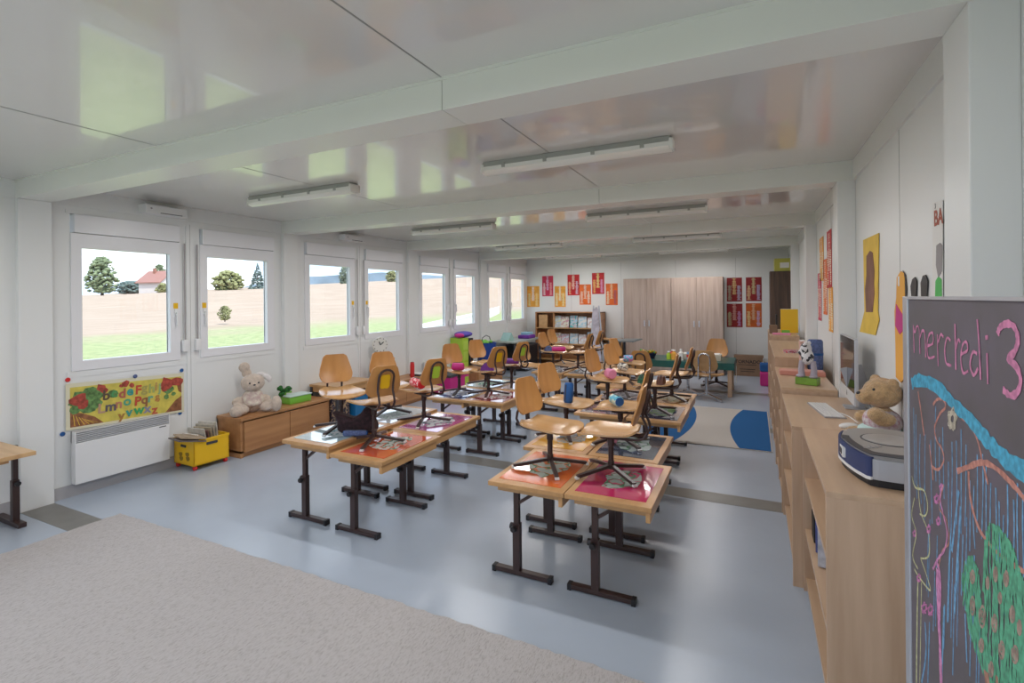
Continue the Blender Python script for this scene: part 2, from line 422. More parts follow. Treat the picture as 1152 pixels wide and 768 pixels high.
DESKS = {
 'L1L': (-2.935, 2.94, .04), 'L1R': (-2.45, 2.93, .0), 'L2L': (-2.98, 3.645, .02), 'L2R': (-2.50, 3.635, .0),
 'L3L': (-3.00, 4.86, .0), 'L3R': (-2.53, 4.85, .005), 'L4L': (-3.02, 5.56, 0), 'L4R': (-2.53, 5.55, .005),
 'R1L': (-1.185, 2.93, .0), 'R1R': (-.71, 2.93, .0), 'R2L': (-1.28, 3.635, .0), 'R2R': (-.80, 3.64, .0),
 'R3L': (-1.29, 4.80, 0), 'R3R': (-.80, 4.79, 0), 'R4L': (-1.30, 5.50, 0), 'R4R': (-.81, 5.49, 0),
 'M1L': (-2.70, 7.03, 0), 'M1R': (-2.20, 7.03, 0), 'M2L': (-2.72, 7.74, 0), 'M2R': (-2.22, 7.74, 0)}
DL = {
 'L1L': 'nearest window-side oak school desk, left of its pair, under a pale blue mat',
 'L1R': 'oak school desk nearest the rug in the window-side column, under the red-orange mat',
 'L2L': 'oak school desk with white mat, second row of the window-side column, window side',
 'L2R': 'oak school desk with violet-pink mat, second row of the window-side column',
 'L3L': 'oak school desk with a blue mat, left one of the third window-side pair',
 'L3R': 'oak school desk with a dark red mat and high oak rail, third window-side row',
 'L4L': 'oak school desk with a pale green mat at the far end of the window-side column',
 'L4R': 'oak school desk with rose mat at the far end of the window-side column',
 'R1L': 'oak school desk with orange mat at the front of the right column',
 'R1R': 'oak school desk with magenta mat at the front of the right column',
 'R2L': 'oak school desk with yellow mat, second row of the right column',
 'R2R': 'oak school desk with slate blue mat, second row of the right column',
 'R3L': 'oak school desk with a lilac grey mat in the third row of the right column',
 'R3R': 'oak school desk with a navy and green mat beside the blue rug',
 'R4L': 'oak school desk with grey mat in the fourth row of the right column',
 'R4R': 'oak school desk with amber mat, farthest of the right column beside the rug',
 'M1L': 'oak school desk under white mat mid-room, left of the nearer pair',
 'M1R': 'oak school desk under grey-white mat mid-room, right of the nearer pair',
 'M2L': 'bare oak school desk mid-room, left of the pair before the book display',
 'M2R': 'bare oak school desk mid-room, right of the pair before the book display'}
for k, (x, y, dz) in DESKS.items(): desk(x, y, DL[k], dz)
# laminated mats on the desks
MATC = {
 'L1L': ((.50, .66, .72), (.75, .78, .78), (.10, .30, .35), 'pale blue'), 'L1R': ((.68, .11, .04), (.55, .60, .56), (.05, .16, .08), 'red-orange'),
 'L2L': ((.66, .70, .74), (.4, .5, .5), (.2, .3, .3), 'white'), 'L2R': ((.50, .13, .33), (.6, .6, .62), (.1, .2, .2), 'violet-pink'),
 'L3L': ((.12, .17, .42), (.6, .6, .65), (.05, .1, .2), 'blue'), 'L3R': ((.42, .05, .06), (.62, .6, .58), (.2, .1, .1), 'dark red'),
 'L4L': ((.5, .62, .5), (.1, .35, .2), (.7, .7, .7), 'pale green'), 'L4R': ((.62, .30, .30), (.7, .7, .7), (.3, .1, .1), 'rose'),
 'R1L': ((.74, .15, .03), (.46, .52, .46), (.05, .20, .06), 'orange'), 'R1R': ((.55, .02, .12), (.42, .50, .46), (.05, .20, .08), 'magenta'),
 'R2L': ((.74, .36, .02), (.35, .36, .36), (.08, .09, .08), 'golden yellow'), 'R2R': ((.055, .075, .12), (.30, .36, .36), (.04, .18, .05), 'slate blue'),
 'R3L': ((.26, .20, .26), (.4, .38, .42), (.1, .08, .1), 'lilac grey'), 'R3R': ((.03, .04, .10), (.12, .22, .08), (.2, .2, .3), 'navy and green'),
 'R4L': ((.3, .28, .32), (.45, .45, .5), (.1, .1, .12), 'grey'), 'R4R': ((.45, .24, .05), (.5, .45, .3), (.1, .12, .02), 'amber'),
 'M1L': ((.66, .66, .7), (.4, .4, .45), (.1, .1, .12), 'white'), 'M1R': ((.5, .5, .54), (.75, .75, .75), (.1, .1, .12), 'grey-white')}
DESKZ = lambda k: .56+DESKS[k][2]
for k, (c, c2, c3, cn) in MATC.items():
    x, y, dz = DESKS[k]; z = .5605+dz
    m = mat('mat_'+k, c, .12, coat=1., spec=.7); ma = art_mat('mat_art_'+k, [c2, c2, c3, c, c2], 11)
    where = {'L': 'window-side column', 'R': 'right column', 'M': 'middle pair'}[k[0]]
    mb = MB(); mb.box(x-.195, x+.195, y-.285, y+.285, z, z+.0015)
    o = mb.build('desk_mat', m, label='glossy %s laminated mat on a desk of the %s' % (cn, where), category='desk mat', group='laminated mats on the desks')
    n = 14; rr = [random.uniform(.7, 1.15) for _ in range(n)]
    mb = MB(); mb.prism([(x+.01+.13*rr[i]*math.cos(2*PI*i/n), y+.01+.20*rr[i]*math.sin(2*PI*i/n)) for i in range(n)], z+.0016, z+.0022)
    mb.build('drawing', ma, o)

# ------------------------------------------------------------------ swivel chairs
def interp(t, P):
    for (a, va), (b, vb) in zip(P, P[1:]):
        if t <= b: return va+(vb-va)*(t-a)/(b-a)
    return P[-1][1]
def make_chair(metal='brown', seatm='seat', backm='ply', cap='white'):
    t = empty('swivel_chair', '', 'chair')
    for i in range(4):
        a = PI/4+i*PI/2; d = Vector((math.cos(a), math.sin(a), 0))
        mb = MB(); mb.bar(d*.012+Vector((0, 0, .052)), d*.235+Vector((0, 0, .018)), .024, .018); L = mb.build('leg', metal, t)
        mb = MB(); mb.bar(d*.228+Vector((0, 0, .012)), d*.246+Vector((0, 0, .010)), .026, .012); mb.build('glide', cap, L)
    mb = MB(); mb.lathe([(.02, .035), (.021, .08), (.0165, .085), (.0165, .17), (.021, .175), (.021, .232), (.06, .236), (.06, .242)], seg=14); mb.build('post', metal, t, smooth=True)
    sw = [(0, .085), (.03, .115), (.12, .142), (.35, .16), (.8, .172), (.93, .155), (1, .115)]
    def fs(u, v):
        x = -.165+.345*u; w = interp(u, sw); y = (v*2-1)*w
        z = .262+.016*(2*v-1)**2-.020*max(0, (u-.72)/.28)**2+.014*max(0, (.2-u)/.2)**2-.006*math.sin(PI*u)
        return Vector((x, y, z))
    mb = MB(); mb.grid(fs, 16, 12, .010); mb.build('seat', seatm, t, smooth=True)
    bw = [(0, .085), (.04, .105), (.14, .124), (.28, .134), (.5, .125), (.9, .098), (.97, .088), (1, .07)]
    def fb(u, v):
        zz = .325+.225*v; w = interp(v, bw); y = (u*2-1)*w
        x = -.152-.058*v+.028*(y/.16)**2-.012*math.sin(PI*v)
        return Vector((x, y, zz))
    mb = MB(); mb.grid(fb, 12, 16, .010); mb.build('backrest', backm, t, smooth=True)
    pr = [(.05, .236), (-.10, .236), (-.165, .238), (-.205, .252), (-.226, .285), (-.218, .325), (-.198, .37), (-.205, .42), (-.222, .47)]
    P = [Vector((x, -.058, z)) for x, z in pr]
    arch = [Vector((-.222-.006*math.sin(a), -.058*math.cos(a), .47+.052*math.sin(a))) for a in [PI*i/8 for i in range(1, 8)]]
    P = P+arch+[Vector((x, .058, z)) for x, z in pr[::-1]]
    mb = MB(); mb.tube(P, .0085, 8); mb.build('back_frame', metal, t, smooth=True)
    return t
chair0 = make_chair(); cf = [True]
def chair(px, Y, z, deg, label, key=None, sticker=None, x=None, lift=0):
    x = xat(px, Y, 470) if x is None else x
    if cf[0]: cf[0] = False; c = chair0; c['label'] = label; c.location = (x, Y, z); c.rotation_euler = (0, 0, math.radians(deg))
    else: c = dup(chair0, label, (x, Y, z), math.radians(deg))
    c['group'] = 'swivel chairs standing on the desks'; c['lift'] = lift
    for ch in c.children:
        st = ch.name.split('.')[0]
        if st in ('seat', 'backrest', 'back_frame'): ch.location.z = lift
        if st == 'post': ch.scale.z = (.24+lift)/.24
    if sticker:
        mb = MB(); n = 16
        n = 24; out = [((.040-.006*math.cos(4*2*PI*i/n))*math.cos(2*PI*i/n), (.058-.008*math.cos(4*2*PI*i/n))*math.sin(2*PI*i/n)) for i in range(n)]
        mb.prism(out, 0, .003, T=Matrix.Translation((-.197, 0, .435+lift)) @ Matrix.Rotation(math.radians(-15), 4, 'Y') @ Matrix(((0, 0, -1, 0), (1, 0, 0, 0), (0, 1, 0, 0), (0, 0, 0, 1))))
        mb.build('name_sticker', sticker, c, label=('yellow' if sticker == 'yellowp' else 'green')+' name sticker')
    return c
def dz(k): return DESKZ(k)+.0023
C = {}
C['c1'] = chair(384, 2.99, dz('L1L'), -32, 'plywood swivel chair standing on the desk with the pale blue mat, back to the windows', lift=.03)
C['c2'] = chair(421, 2.92, dz('L1R'), 155, lift=.045, label= 'plywood swivel chair with yellow sticker standing on the red-orange mat', sticker='yellowp')
C['c3'] = chair(437, 3.66, dz('L2L'), -35, 'plywood swivel chair mostly hidden behind the chair with the yellow sticker')
C['c4'] = chair(477, 3.58, dz('L2R'), 158, lift=.02, label= 'plywood swivel chair with green sticker and red case on its seat', sticker='lime')
C['c5'] = chair(517, 4.83, dz('L3L'), -30, 'plywood swivel chair with pink case on its seat, back to the windows')
C['c6'] = chair(550, 4.85, dz('L3R'), 155, 'plywood swivel chair with yellow sticker and purple case on its seat', sticker='yellowp')
C['c7'] = chair(547, 5.45, dz('L4L'), -22, 'plywood swivel chair at far end of window-side column with its back to the windows')
C['c8'] = chair(576, 5.45, dz('L4R'), 160, 'plywood swivel chair with green sticker at far end of window-side column', sticker='lime')
C['r1L'] = chair(618.5, 2.95, dz('R1L'), -14, 'empty plywood swivel chair standing on the orange mat')
C['r1R'] = chair(687, 2.98, dz('R1R'), 183, 'empty plywood swivel chair standing on the magenta mat')
C['r2L'] = chair(637, 3.66, dz('R2L'), -18, 'plywood swivel chair on the golden yellow mat with a dark blue case on its seat')
C['r2R'] = chair(698, 3.66, dz('R2R'), 182, 'plywood swivel chair on slate blue mat, blue and cream tube on its seat')
C['r3L'] = chair(684, 4.85, dz('R3L'), -15, 'plywood swivel chair with round pink case on its seat')
C['r3R'] = chair(737, 4.75, dz('R3R'), 183, 'plywood swivel chair beside the blue rug with green net case on its seat')
C['r4L'] = chair(703, 5.45, dz('R4L'), -20, 'plywood swivel chair in last row of right column, back turned to the windows')
C['r4R'] = chair(756, 5.42, dz('R4R'), 180, 'plywood swivel chair in last row of right column, on the amber mat')
C['m1L'] = chair(623, 7.05, dz('M1L'), -10, 'plywood swivel chair on the middle desks with a magenta case on its seat')
C['m1R'] = chair(651, 7.05, dz('M1R'), 175, 'empty plywood swivel chair on right middle desk, back to the right')
C['m2L'] = chair(632, 7.75, dz('M2L'), -12, 'plywood swivel chair on the middle desk in front of the book display, left one')
C['m2R'] = chair(664, 7.75, dz('M2R'), 175, 'plywood swivel chair on the middle desk in front of the book display, right one')

# things lying on the chair seats
SZ = .272
def seatpt(c, dx=0, dy=0):
    a = c.rotation_euler.z; return Vector((c.location.x+dx*math.cos(a)-dy*math.sin(a), c.location.y+dx*math.sin(a)+dy*math.cos(a), c.location.z+SZ+c.get('lift', 0)))
PG = 'pencil cases on the chair seats'
def tubecase(name, label, p, r, L, rz, m, mend=None, tilt=0):
    o = empty(name, label, 'pencil case', p, rz, PG)
    T = Matrix.Translation((0, 0, r)) @ Matrix.Rotation(PI/2, 4, 'Y')
    mb = MB(); mb.lathe([(r*.9, -L/2), (r, -L/2+.01), (r*1.02, 0), (r, L/2-.01), (r*.9, L/2)], seg=18, T=T); mb.build('body', m, o, smooth=True)
    for e_ in (((r*.86, L/2), (r*.8, L/2+.006)), ((r*.8, -L/2-.006), (r*.86, -L/2))): mb = MB(); mb.lathe(e_, seg=18, T=T); mb.build('end_panel', mend or m, o, smooth=True)
    mb = MB(); mb.bar((-L/2+.01, 0, 2*r+.002), (L/2-.01, 0, 2*r+.002), .008, .004); mb.build('zipper', 'dark', o)
    return o
mdots = art_mat('red_dots', [(.62, .01, .03), (.62, .01, .03), (.62, .01, .03), (.85, .6, .6)], 60)
o = tubecase('pencil_case', 'red spotted pencil case on chair seat of second window-side row', seatpt(C['c4'], .07, .02), .042, .19, 2.6, mdots, 'red')
o = tubecase('pencil_case', 'magenta round pencil case on the chair seat near the windows', seatpt(C['c5'], .05, -.04), .042, .12, .3, 'magenta')
mb = MB(); mb.prism([(-.05, -.04), (.05, -.04), (.03, .05), (-.04, .05)], 0, .05); o = mb.build('pencil_pouch', 'pink', label='light pink pouch beside the magenta pencil case', category='pencil case', group=PG); o.location = seatpt(C['c5'], -.03, .0); 
def pouch(label, p, m, rz, s=1.):
    o = empty('pencil_pouch', label, 'pencil case', p, rz, PG)
    mb = MB()
    T = Matrix.Rotation(PI/2, 4, 'X')
    mb.prism([(-.075*s, 0), (.075*s, 0), (.06*s, .045*s), (.01, .085*s), (-.03*s, .075*s), (-.065*s, .04*s)], -.028, .028, T=T); mb.build('body', m, o)
    mb = MB(); mb.tube([(-.06*s, 0, .045*s), (-.03*s, 0, .08*s), (.01, 0, .09*s), (.06*s, 0, .05*s)], .004, 6); mb.build('zipper', 'dark', o)
    return o
pouch('purple tent-shaped pencil case on the chair with the yellow sticker', seatpt(C['c6'], .02, 0), 'purple', .3)
tubecase('pencil_case', 'violet pencil case lying on chair seat with the green sticker at the far end', seatpt(C['c8'], .0, 0), .034, .17, .2, 'purple')
o = tubecase('pencil_case', 'dark blue pencil tube standing on chair seat over the yellow mat', seatpt(C['r2L'], .0, 0), .036, .14, .4, 'blue')
o.rotation_euler = (0, -PI/2+.12, 1.2); o.location = seatpt(C['r2L'], .02, 0)+Vector((.03, 0, .07))
tubecase('pencil_case', 'blue and cream pencil tube with navy round end on a chair seat', seatpt(C['r2R'], .03, 0), .038, .13, -.95, art_mat('cream_case', [(.10, .40, .55), (.10, .40, .55), (.72, .70, .45), (.5, .62, .6)], 22), 'blue')
tubecase('pencil_case', 'round pink pencil case on the chair in the third right-column row', seatpt(C['r3L'], .03, 0), .05, .10, -.9, 'pink')
tubecase('pencil_case', 'white and black pencil case on the chair in the last right-column row', seatpt(C['r4L'], -.02, 0), .038, .10, -.5, art_mat('bw_case', [(.7, .68, .6), (.7, .68, .6), (.08, .08, .1), (.7, .7, .7)], 25))
tubecase('pencil_case', 'sky blue patterned pencil case near the green table', Vector((xat(707, 6.18), 6.18, .838)), .042, .10, .4, art_mat('sky_case', [(.03, .30, .50), (.03, .30, .50), (.2, .5, .7), (.5, .2, .5)], 30))
C['x1'] = chair(707, 6.18, .565, -15, 'plywood swivel chair behind the last right-column row with sky blue case on its seat')
desk(-1.50, 6.24, 'oak school desk standing alone behind the right column, under the sky blue case')
pouch('dark green net pencil pouch on chair seat beside the blue rug', seatpt(C['r3R'], .10, 0), mat('green_net', (.02, .11, .06), .8, var=.5, vscale=60), 1.2, .9)
pouch('brown pencil pouch leaning on chair backrest in the right column', seatpt(C['r3R'], -.06, .02), mat('brown_leather', (.10, .03, .015), .6), 1.5, .9)
tubecase('pencil_case', 'magenta pencil case on the middle desks chair', seatpt(C['m1L'], .10, 0), .036, .19, .2, 'magenta')
pouch('blue and purple striped pouch on the middle desks chair', seatpt(C['m1L'], -.08, 0), 'blued', .2, .9)
tubecase('pencil_case', 'small green and white case lying on the desk beside the blue rug', Vector((xat(733, 5.3, 445), 5.3, .563)), .03, .07, 1, art_mat('gw_case', [(.2, .6, .4), (.6, .7, .7), (.6, .7, .7), (.1, .2, .4)], 40))
# dark bag and a box on the nearest window-side desk
o = empty('cloth_bag', 'dark maroon cloth bag with peaks slumped on the nearest window-side desk', 'bag', (DESKS['L1L'][0]+.15, 2.98, .602), .5)
mb = MB(); mb.prism([(-.20, .17), (-.155, .10), (-.16, .03), (-.12, 0), (.14, 0), (.15, .05), (.12, .12), (.10, .19), (.06, .205), (.02, .15), (-.03, .115), (-.10, .14)], -.05, .05, T=Matrix.Rotation(PI/2, 4, 'X'))
b = mb.build('body', mat('maroon_cloth', (.030, .010, .014), .8, var=.5, vscale=50, bump=.5), o)
bm_ = b.modifiers.new('s', 'BEVEL'); bm_.width = .02; bm_.segments = 3
mb = MB(); mb.tube([(.06, 0, .2), (.10, 0, .225), (.13, 0, .215)], .006, 6); mb.build('strap', 'dark', o)
tubecase('pencil_case', 'navy and blue pencil case in front of the maroon bag', Vector((DESKS['L1L'][0]+.21, 2.88, .602)), .022, .17, .45, 'blued', 'blue')
mb = MB(); mb.prism([(-.10, -.07), (.09, -.06), (.11, .05), (-.08, .08)], 0, .003); o = mb.build('exercise_book', 'paper', label='open white booklet on the desk with the lilac grey mat', category='book'); o.location = (DESKS['R3L'][0]-.05, DESKS['R3L'][1]+.22, .5635)
mb = MB(); mb.prism([(-.12, -.06), (.10, -.05), (.12, .04), (-.10, .06)], 0, .02); o = mb.build('folder', art_mat('folder_art', [(.5, .3, .3), (.5, .3, .3), (.1, .06, .06), (.6, .5, .5)], 20), label='reddish paper folder standing askew on the third right-column desk', category='folder'); o.location = (DESKS['R3L'][0]-.12, DESKS['R3L'][1]-.02, .565); o.rotation_euler = (.15, .1, .5)

# ------------------------------------------------------------------ furniture under the windows
def low_cabinet(name, label, x0, x1, y0, y1, h, doors, group='low cherry cabinets under the windows'):
    o = empty(name, label, 'cabinet', ((x0+x1)/2, (y0+y1)/2, 0), 0, group)
    cx, cy = (x0+x1)/2, (y0+y1)/2; a, b, c, d = x0-cx, x1-cx, y0-cy, y1-cy
    mb = MB(); mb.box(a, b-.02, c, c+.03, 0, h-.03); mb.box(a, b-.02, d-.03, d, 0, h-.03); mb.box(a, b-.02, c, d, .05, .07); mb.box(a, a+.02, c, d, .05, h-.03); mb.box(b-.06, b-.045, c+.03, d-.03, 0, .05); mb.build('body', 'cherry', o)
    mb = MB(); mb.box(a, b, c-.004, d+.004, h-.03, h, bev=.002); mb.build('top', 'cherry', o)
    w = (d-c-.06)/doors
    for i in range(doors):
        mb = MB(); mb.box(b-.02, b-.002, c+.03+i*w+.004, c+.03+(i+1)*w-.004, .055, h-.045, bev=.002); mb.build('door', 'cherry', o)
    return o
low_cabinet('low_cabinet', 'low cherry-wood cabinet carrying the toy rabbit and the green tub', XL+.015, -4.78, 3.42, 4.62, .414, 2)
low_cabinet('low_cabinet', 'low cherry-wood cabinet under the flower vases and clock', XL+.015, -4.82, 5.5, 6.9, .40, 2)
low_cabinet('low_cabinet', 'low cherry-wood cabinet right of the magenta bin', -4.885, -4.55, 7.93, 8.95, .36, 2)
# yellow crate on red castors
o = empty('crate', 'yellow plastic crate on red castors full of picture books', 'crate', (-5.01, 3.15, 0), -.03)
mb = MB()
a, b, c, d = -.165, .165, -.175, .175
mb.box(a, b, c, d, .045, .055); mb.box(a, a+.012, c, d, .045, .29, bev=.002); mb.box(b-.012, b, c, d, .045, .29, bev=.002); mb.box(a, b, c, c+.012, .045, .29, bev=.002); mb.box(a, b, d-.012, d, .045, .29, bev=.002)
mb.box(a-.006, b+.006, c-.006, c+.004, .268, .29); mb.box(b-.004, b+.006, c, d, .268, .29); mb.box(a-.006, a+.004, c, d, .268, .29); mb.box(a, b, d-.004, d+.006, .268, .29)
mb.build('body', 'yellowp', o)
mb = MB(); mb.box(b-.001, b+.008, -.055, .055, .225, .25, bev=.003); mb.box(-.04, .04, c-.008, c+.001, .215, .24, bev=.003); mb.build('handle_slot', 'dark', o)
mb = MB()
for (px_, pz) in ((-.05, .14), (.06, .15), (-.04, .10), (.07, .11)): mb.prism([(.03*math.cos(i*.9)*(1+.25*(i % 2))+px_, .02*math.sin(i*.9)*(1+.3*(i % 2))+pz) for i in range(7)], 0, .0015, T=Matrix.Translation((0, c-.0005, 0)) @ Matrix.Rotation(PI/2, 4, 'X'))
mb.build('animal_print', mat('print_brown', (.28, .16, .02), .5), o)
for sx in (-1, 1):
    for sy in (-1, 1):
        mb = MB(); mb.lathe([(.022, -.012), (.022, .012)], T=Tr(sx*.14, sy*.15, .022, 0, PI/2)); mb.box(sx*.14-.01, sx*.14+.01, sy*.15-.015, sy*.15+.015, .03, .05); mb.build('castor', 'redp', o, smooth=True)
bc = [(.70, .66, .58), (.55, .50, .42), (.5, .42, .3), (.25, .12, .10), (.62, .6, .55), (.15, .12, .12), (.7, .68, .65), (.4, .3, .2), (.45, .2, .16)]
for i, c_ in enumerate(bc):
    lab = ['tallest cream', 'pale grey', 'tan', 'maroon', 'white-edged', 'black', 'ivory', 'brown', 'rust'][i]+' picture book in the yellow crate'
    mb = MB(); mb.box(-.006, .006, -.11, .11, 0, .26-.012*(i % 4), bev=.001)
    bk = mb.build('picture_book', [mat('book_%d' % i, c_, .5, var=.25, vscale=15)], label=lab, category='book', group='picture books in the yellow crate')
    mb = MB(); mb.box(-.0045, .0045, -.105, .112, .004, .255-.012*(i % 4)); mb.build('pages', 'paper', bk)
    bk.location = (-5.10+.006*i, 3.29-.028*i, .135-.008*i); bk.rotation_euler = (0, -.12-.02*i, PI/2+.25-.03*i)
    if i in (5, 7): bk.location = (-4.93, 3.05+.008*i, .21+.012*i); bk.rotation_euler = (0, -1.35, 1.75-.06*i); 
# electric heater
o = empty('heater', 'white flat electric convector heater under the alphabet poster', 'heater', (XL, 2.525, 0))
mb = MB(); mb.box(.02, .09, -.375, .375, .11, .455, bev=.006); mb.box(.02, .035, -.375, .375, .455, .55); mb.box(.02, .09, -.375, -.369, .455, .55); mb.box(.02, .09, .369, .375, .455, .55); mb.build('body', 'white', o)
mb = MB()
for i in range(6): mb.box(.05, .088, -.368, .368, .462+.0155*i, .470+.0155*i, T=None)
mb.build('grille', mat('heater_grille', (.62, .62, .64), .4), o)
mb = MB(); mb.box(.036, .045, -.368, .368, .457, .548); mb.build('grille_back', 'pvc_g', o)
mb = MB(); mb.box(.09, .0915, .28, .34, .435, .443); mb.build('badge', 'dark', o)
mb = MB(); mb.box(0, .02, -.3, -.26, .15, .45); mb.box(0, .02, .26, .3, .15, .45); mb.build('bracket', 'dark', o)
o2 = empty('heater', 'white convector heater behind the chair with the green sticker, beyond the flower vases', 'heater', (XL, 7.5, 0))
mb = MB(); mb.box(.02, .09, -.375, .375, .11, .55, bev=.006); mb.build('body', 'white', o2)
mb = MB()
for i in range(6): mb.box(.0895, .0915, -.36, .36, .47+.012*i, .475+.012*i)
mb.build('grille', 'grey', o2)

# alphabet poster
def hsv(h, s=.7, v=.5):
    import colorsys; return colorsys.hsv_to_rgb(h, s, v)
o = empty('alphabet_poster', 'yellow painted alphabet poster with brown corners held by magnets', 'poster', (XL+.0125, 2.13, 0))
R_ = Matrix(((0, 0, 1, 0), (1, 0, 0, 0), (0, 1, 0, 0), (0, 0, 0, 1)))   # (a,b,c) -> x=c, y=a, z=b
def pz(a, b): return (a, b)
def skew(a, b):  # poster hangs slightly askew
    return (a*.965, .572+(b*.37)-.052*(a/.97)+(.015*a/.97))
def pp(a, b): return skew(a, b)
mb = MB(); mb.prism([pp(-.01, -.03), pp(.985, -.03), pp(.985, 1.03), pp(-.01, 1.03)], 0, .001, T=R_); mb.build('sheet', mat('poster_border', (.72, .68, .50), .6), o)
mb = MB(); mb.prism([pp(.02, .03), pp(.96, .03), pp(.96, .94), pp(.02, .94)], .001, .0015, T=R_); mb.build('background', mat('poster_yellow', (.66, .55, .10), .6, var=.15, vscale=14), o)
brn = mat('poster_brown', (.30, .12, .05), .6, var=.4, vscale=20)
for q_ in ([(.02, .03), (.27, .03), (.20, .20), (.10, .33), (.02, .38)], [(.80, .03), (.96, .03), (.96, .42), (.90, .32)], [(.93, .55), (.96, .5), (.96, .9), (.90, .9)]):
    mb = MB(); mb.prism([pp(*t_) for t_ in q_], .0015, .002, T=R_); mb.build('brown_corner', brn, o)
for i in range(6):
    mb = MB(); mb.prism([pp(.05+.035*i, .05), pp(.055+.035*i, .05), pp(.045+.02*i, .30-.03*i), pp(.04+.02*i, .30-.03*i)], .002, .0024, T=R_); mb.build('painted_line', 'ypaper', o)
def blobs(name, spec, m, z=.002, seed=1):
    rnd = random.Random(seed); mb = MB()
    for (a, b, r) in spec:
        z += .00012
        mb.prism([pp(a+r*.42*rnd.uniform(.7, 1.2)*math.cos(2*PI*i/9), b+r*rnd.uniform(.7, 1.2)*math.sin(2*PI*i/9)) for i in range(9)], z, z+.0005, T=R_)
    return mb.build(name, m, o)
blobs('green_foliage', [(.10, .62, .22), (.17, .70, .24), (.15, .45, .15), (.20, .52, .16), (.06, .42, .1), (.34, .68, .1), (.84, .62, .12), (.88, .5, .06), (.81, .45, .07)], mat('poster_green', (.13, .26, .08), .6, var=.5, vscale=30))
blobs('red_flowers', [(.07, .62, .13), (.11, .55, .12), (.10, .70, .10), (.25, .86, .10), (.27, .80, .08), (.82, .80, .16), (.79, .66, .08), (.90, .82, .13), (.94, .80, .1), (.73, .40, .05), (.45, .90, .08), (.41, .86, .05), (.50, .85, .06)], mat('poster_red', (.42, .07, .045), .6, var=.4, vscale=30), .0025, 5)
lets = [('b', .29, .66, (.12, .08, .05)), ('c', .355, .70, (.08, .30, .10)), ('d', .42, .66, (.45, .12, .08)), ('e', .485, .70, (.05, .35, .30)), ('F', .555, .70, (.55, .08, .04)), ('g', .61, .74, (.4, .35, .1)), ('h', .675, .70, (.35, .40, .12)), ('i', .715, .74, (.5, .3, .1)), ('j', .75, .70, (.30, .45, .20)),
        ('L', .25, .36, (.50, .30, .20)), ('m', .325, .38, (.12, .10, .12)), ('n', .39, .42, (.5, .2, .12)), ('o', .46, .46, (.08, .35, .22)), ('P', .55, .42, (.55, .08, .04)), ('q', .61, .44, (.3, .12, .05)), ('r', .66, .46, (.15, .40, .25)), ('s', .725, .46, (.5, .25, .06)),
        ('v', .475, .18, (.05, .30, .25)), ('w', .56, .20, (.04, .35, .12)), ('x', .635, .20, (.25, .25, .35)), ('y', .41, .12, (.4, .2, .05)), ('z', .70, .14, (.5, .1, .05))]
cols = {}
for ch, a, b, c_ in lets: cols.setdefault(c_, []).append((ch, a, b))
mb = MB(); mm = []
for i, (c_, L) in enumerate(cols.items()):
    mm.append(mat('letter_%d' % i, c_, .6)); mb.mi = i
    for ch, a, b in L:
        y, z = pp(a, b); mb.text(ch, .115, R_ @ Matrix.Translation((y, z, .0050)) @ Matrix.Rotation(-.05, 4, 'Z'), .0003, .0035)
mb.build('lettering', mm, o)
for i, (a, b, m, lb) in enumerate([(.01, 1.12, 'redp', 'red round magnet at the upper left poster corner'), (.53, 1.06, 'blued', 'dark magnet at the upper middle of the alphabet poster'), (.97, 1.10, 'blue', 'dark magnet at the upper right corner of the alphabet poster'), (-.03, -.09, 'blue', 'blue magnet at lower left corner of the alphabet poster'), (.95, -.05, 'blue', 'blue magnet at lower right corner of the alphabet poster')]):
    y, z = pp(a, b); mb = MB(); mb.lathe([(.017, 0), (.019, .004), (.015, .009)], T=R_); ob = mb.build('magnet', m, label=lb, category='magnet', group='magnets on the left wall'); ob.location = (XL+.0125 if i == 1 else XL+.002, 2.13+y, z)
# small photo on the left wall near the pillar
mb = MB(); mb.box(0, .002, -.30, .0, 0, .30); ob = mb.build('photo_print', 'paper', label='small framed photo print on the wall at the left picture edge', category='picture', group='pictures'); ob.location = (XL+.001, 1.73, .78)
mb = MB(); mb.box(.002, .003, -.26, -.04, .06, .25); mb.build('photo', art_mat('photo_print_art', [(.05, .05, .04), (.12, .14, .08), (.3, .3, .25), (.15, .12, .08)], 20), ob)

# toy rabbit
o = empty('toy_rabbit', 'large cream plush rabbit sitting on the low cabinet against the wall', 'plush toy', (-4.985, 3.70, .415), -.50, scale=.93)
blob('body', [((0, 0, .13), (.10, .12, .14)), ((0, 0, .22), (.07, .08, .08)), ((.0, -.14, .13), (.05, .08, .06)), ((.06, -.17, .08), (.045, .05, .05)), ((.0, .13, .13), (.05, .07, .06)), ((.05, .17, .09), (.045, .045, .045)), ((.10, -.12, .055), (.11, .07, .055)), ((.20, -.19, .06), (.075, .075, .065)), ((.08, .13, .055), (.10, .07, .055)), ((.15, .23, .09), (.065, .06, .095))], 'plush', o)
blob('head', [((.02, 0, .345), (.115, .130, .108)), ((.095, 0, .315), (.055, .065, .055))], 'plush', o)
blob('ear', [((-.01, -.06, .46), (.03, .055, .06)), ((.0, -.085, .53), (.032, .062, .065))], 'plush', o, label='upright plush ear')
blob('ear', [((-.01, .09, .435), (.03, .05, .03)), ((.01, .15, .40), (.03, .045, .035)), ((.02, .18, .365), (.03, .03, .04))], 'plushw', o, label='drooping pale ear')
mb = MB(); mb.ell((.128, -.047, .355), .010); mb.ell((.128, .047, .355), .010); mb.ell((.150, 0, .335), (.01, .014, .009)); mb.build('eyes_and_nose', 'dark', o)
blob('dress', [((.01, 0, .15), (.108, .128, .10)), ((.02, 0, .22), (.085, .10, .05)), ((.08, .0, .11), (.06, .09, .04))], mat('dress_cloth', (.66, .60, .50), .9, col2=(.50, .36, .33), vscale=26), o)
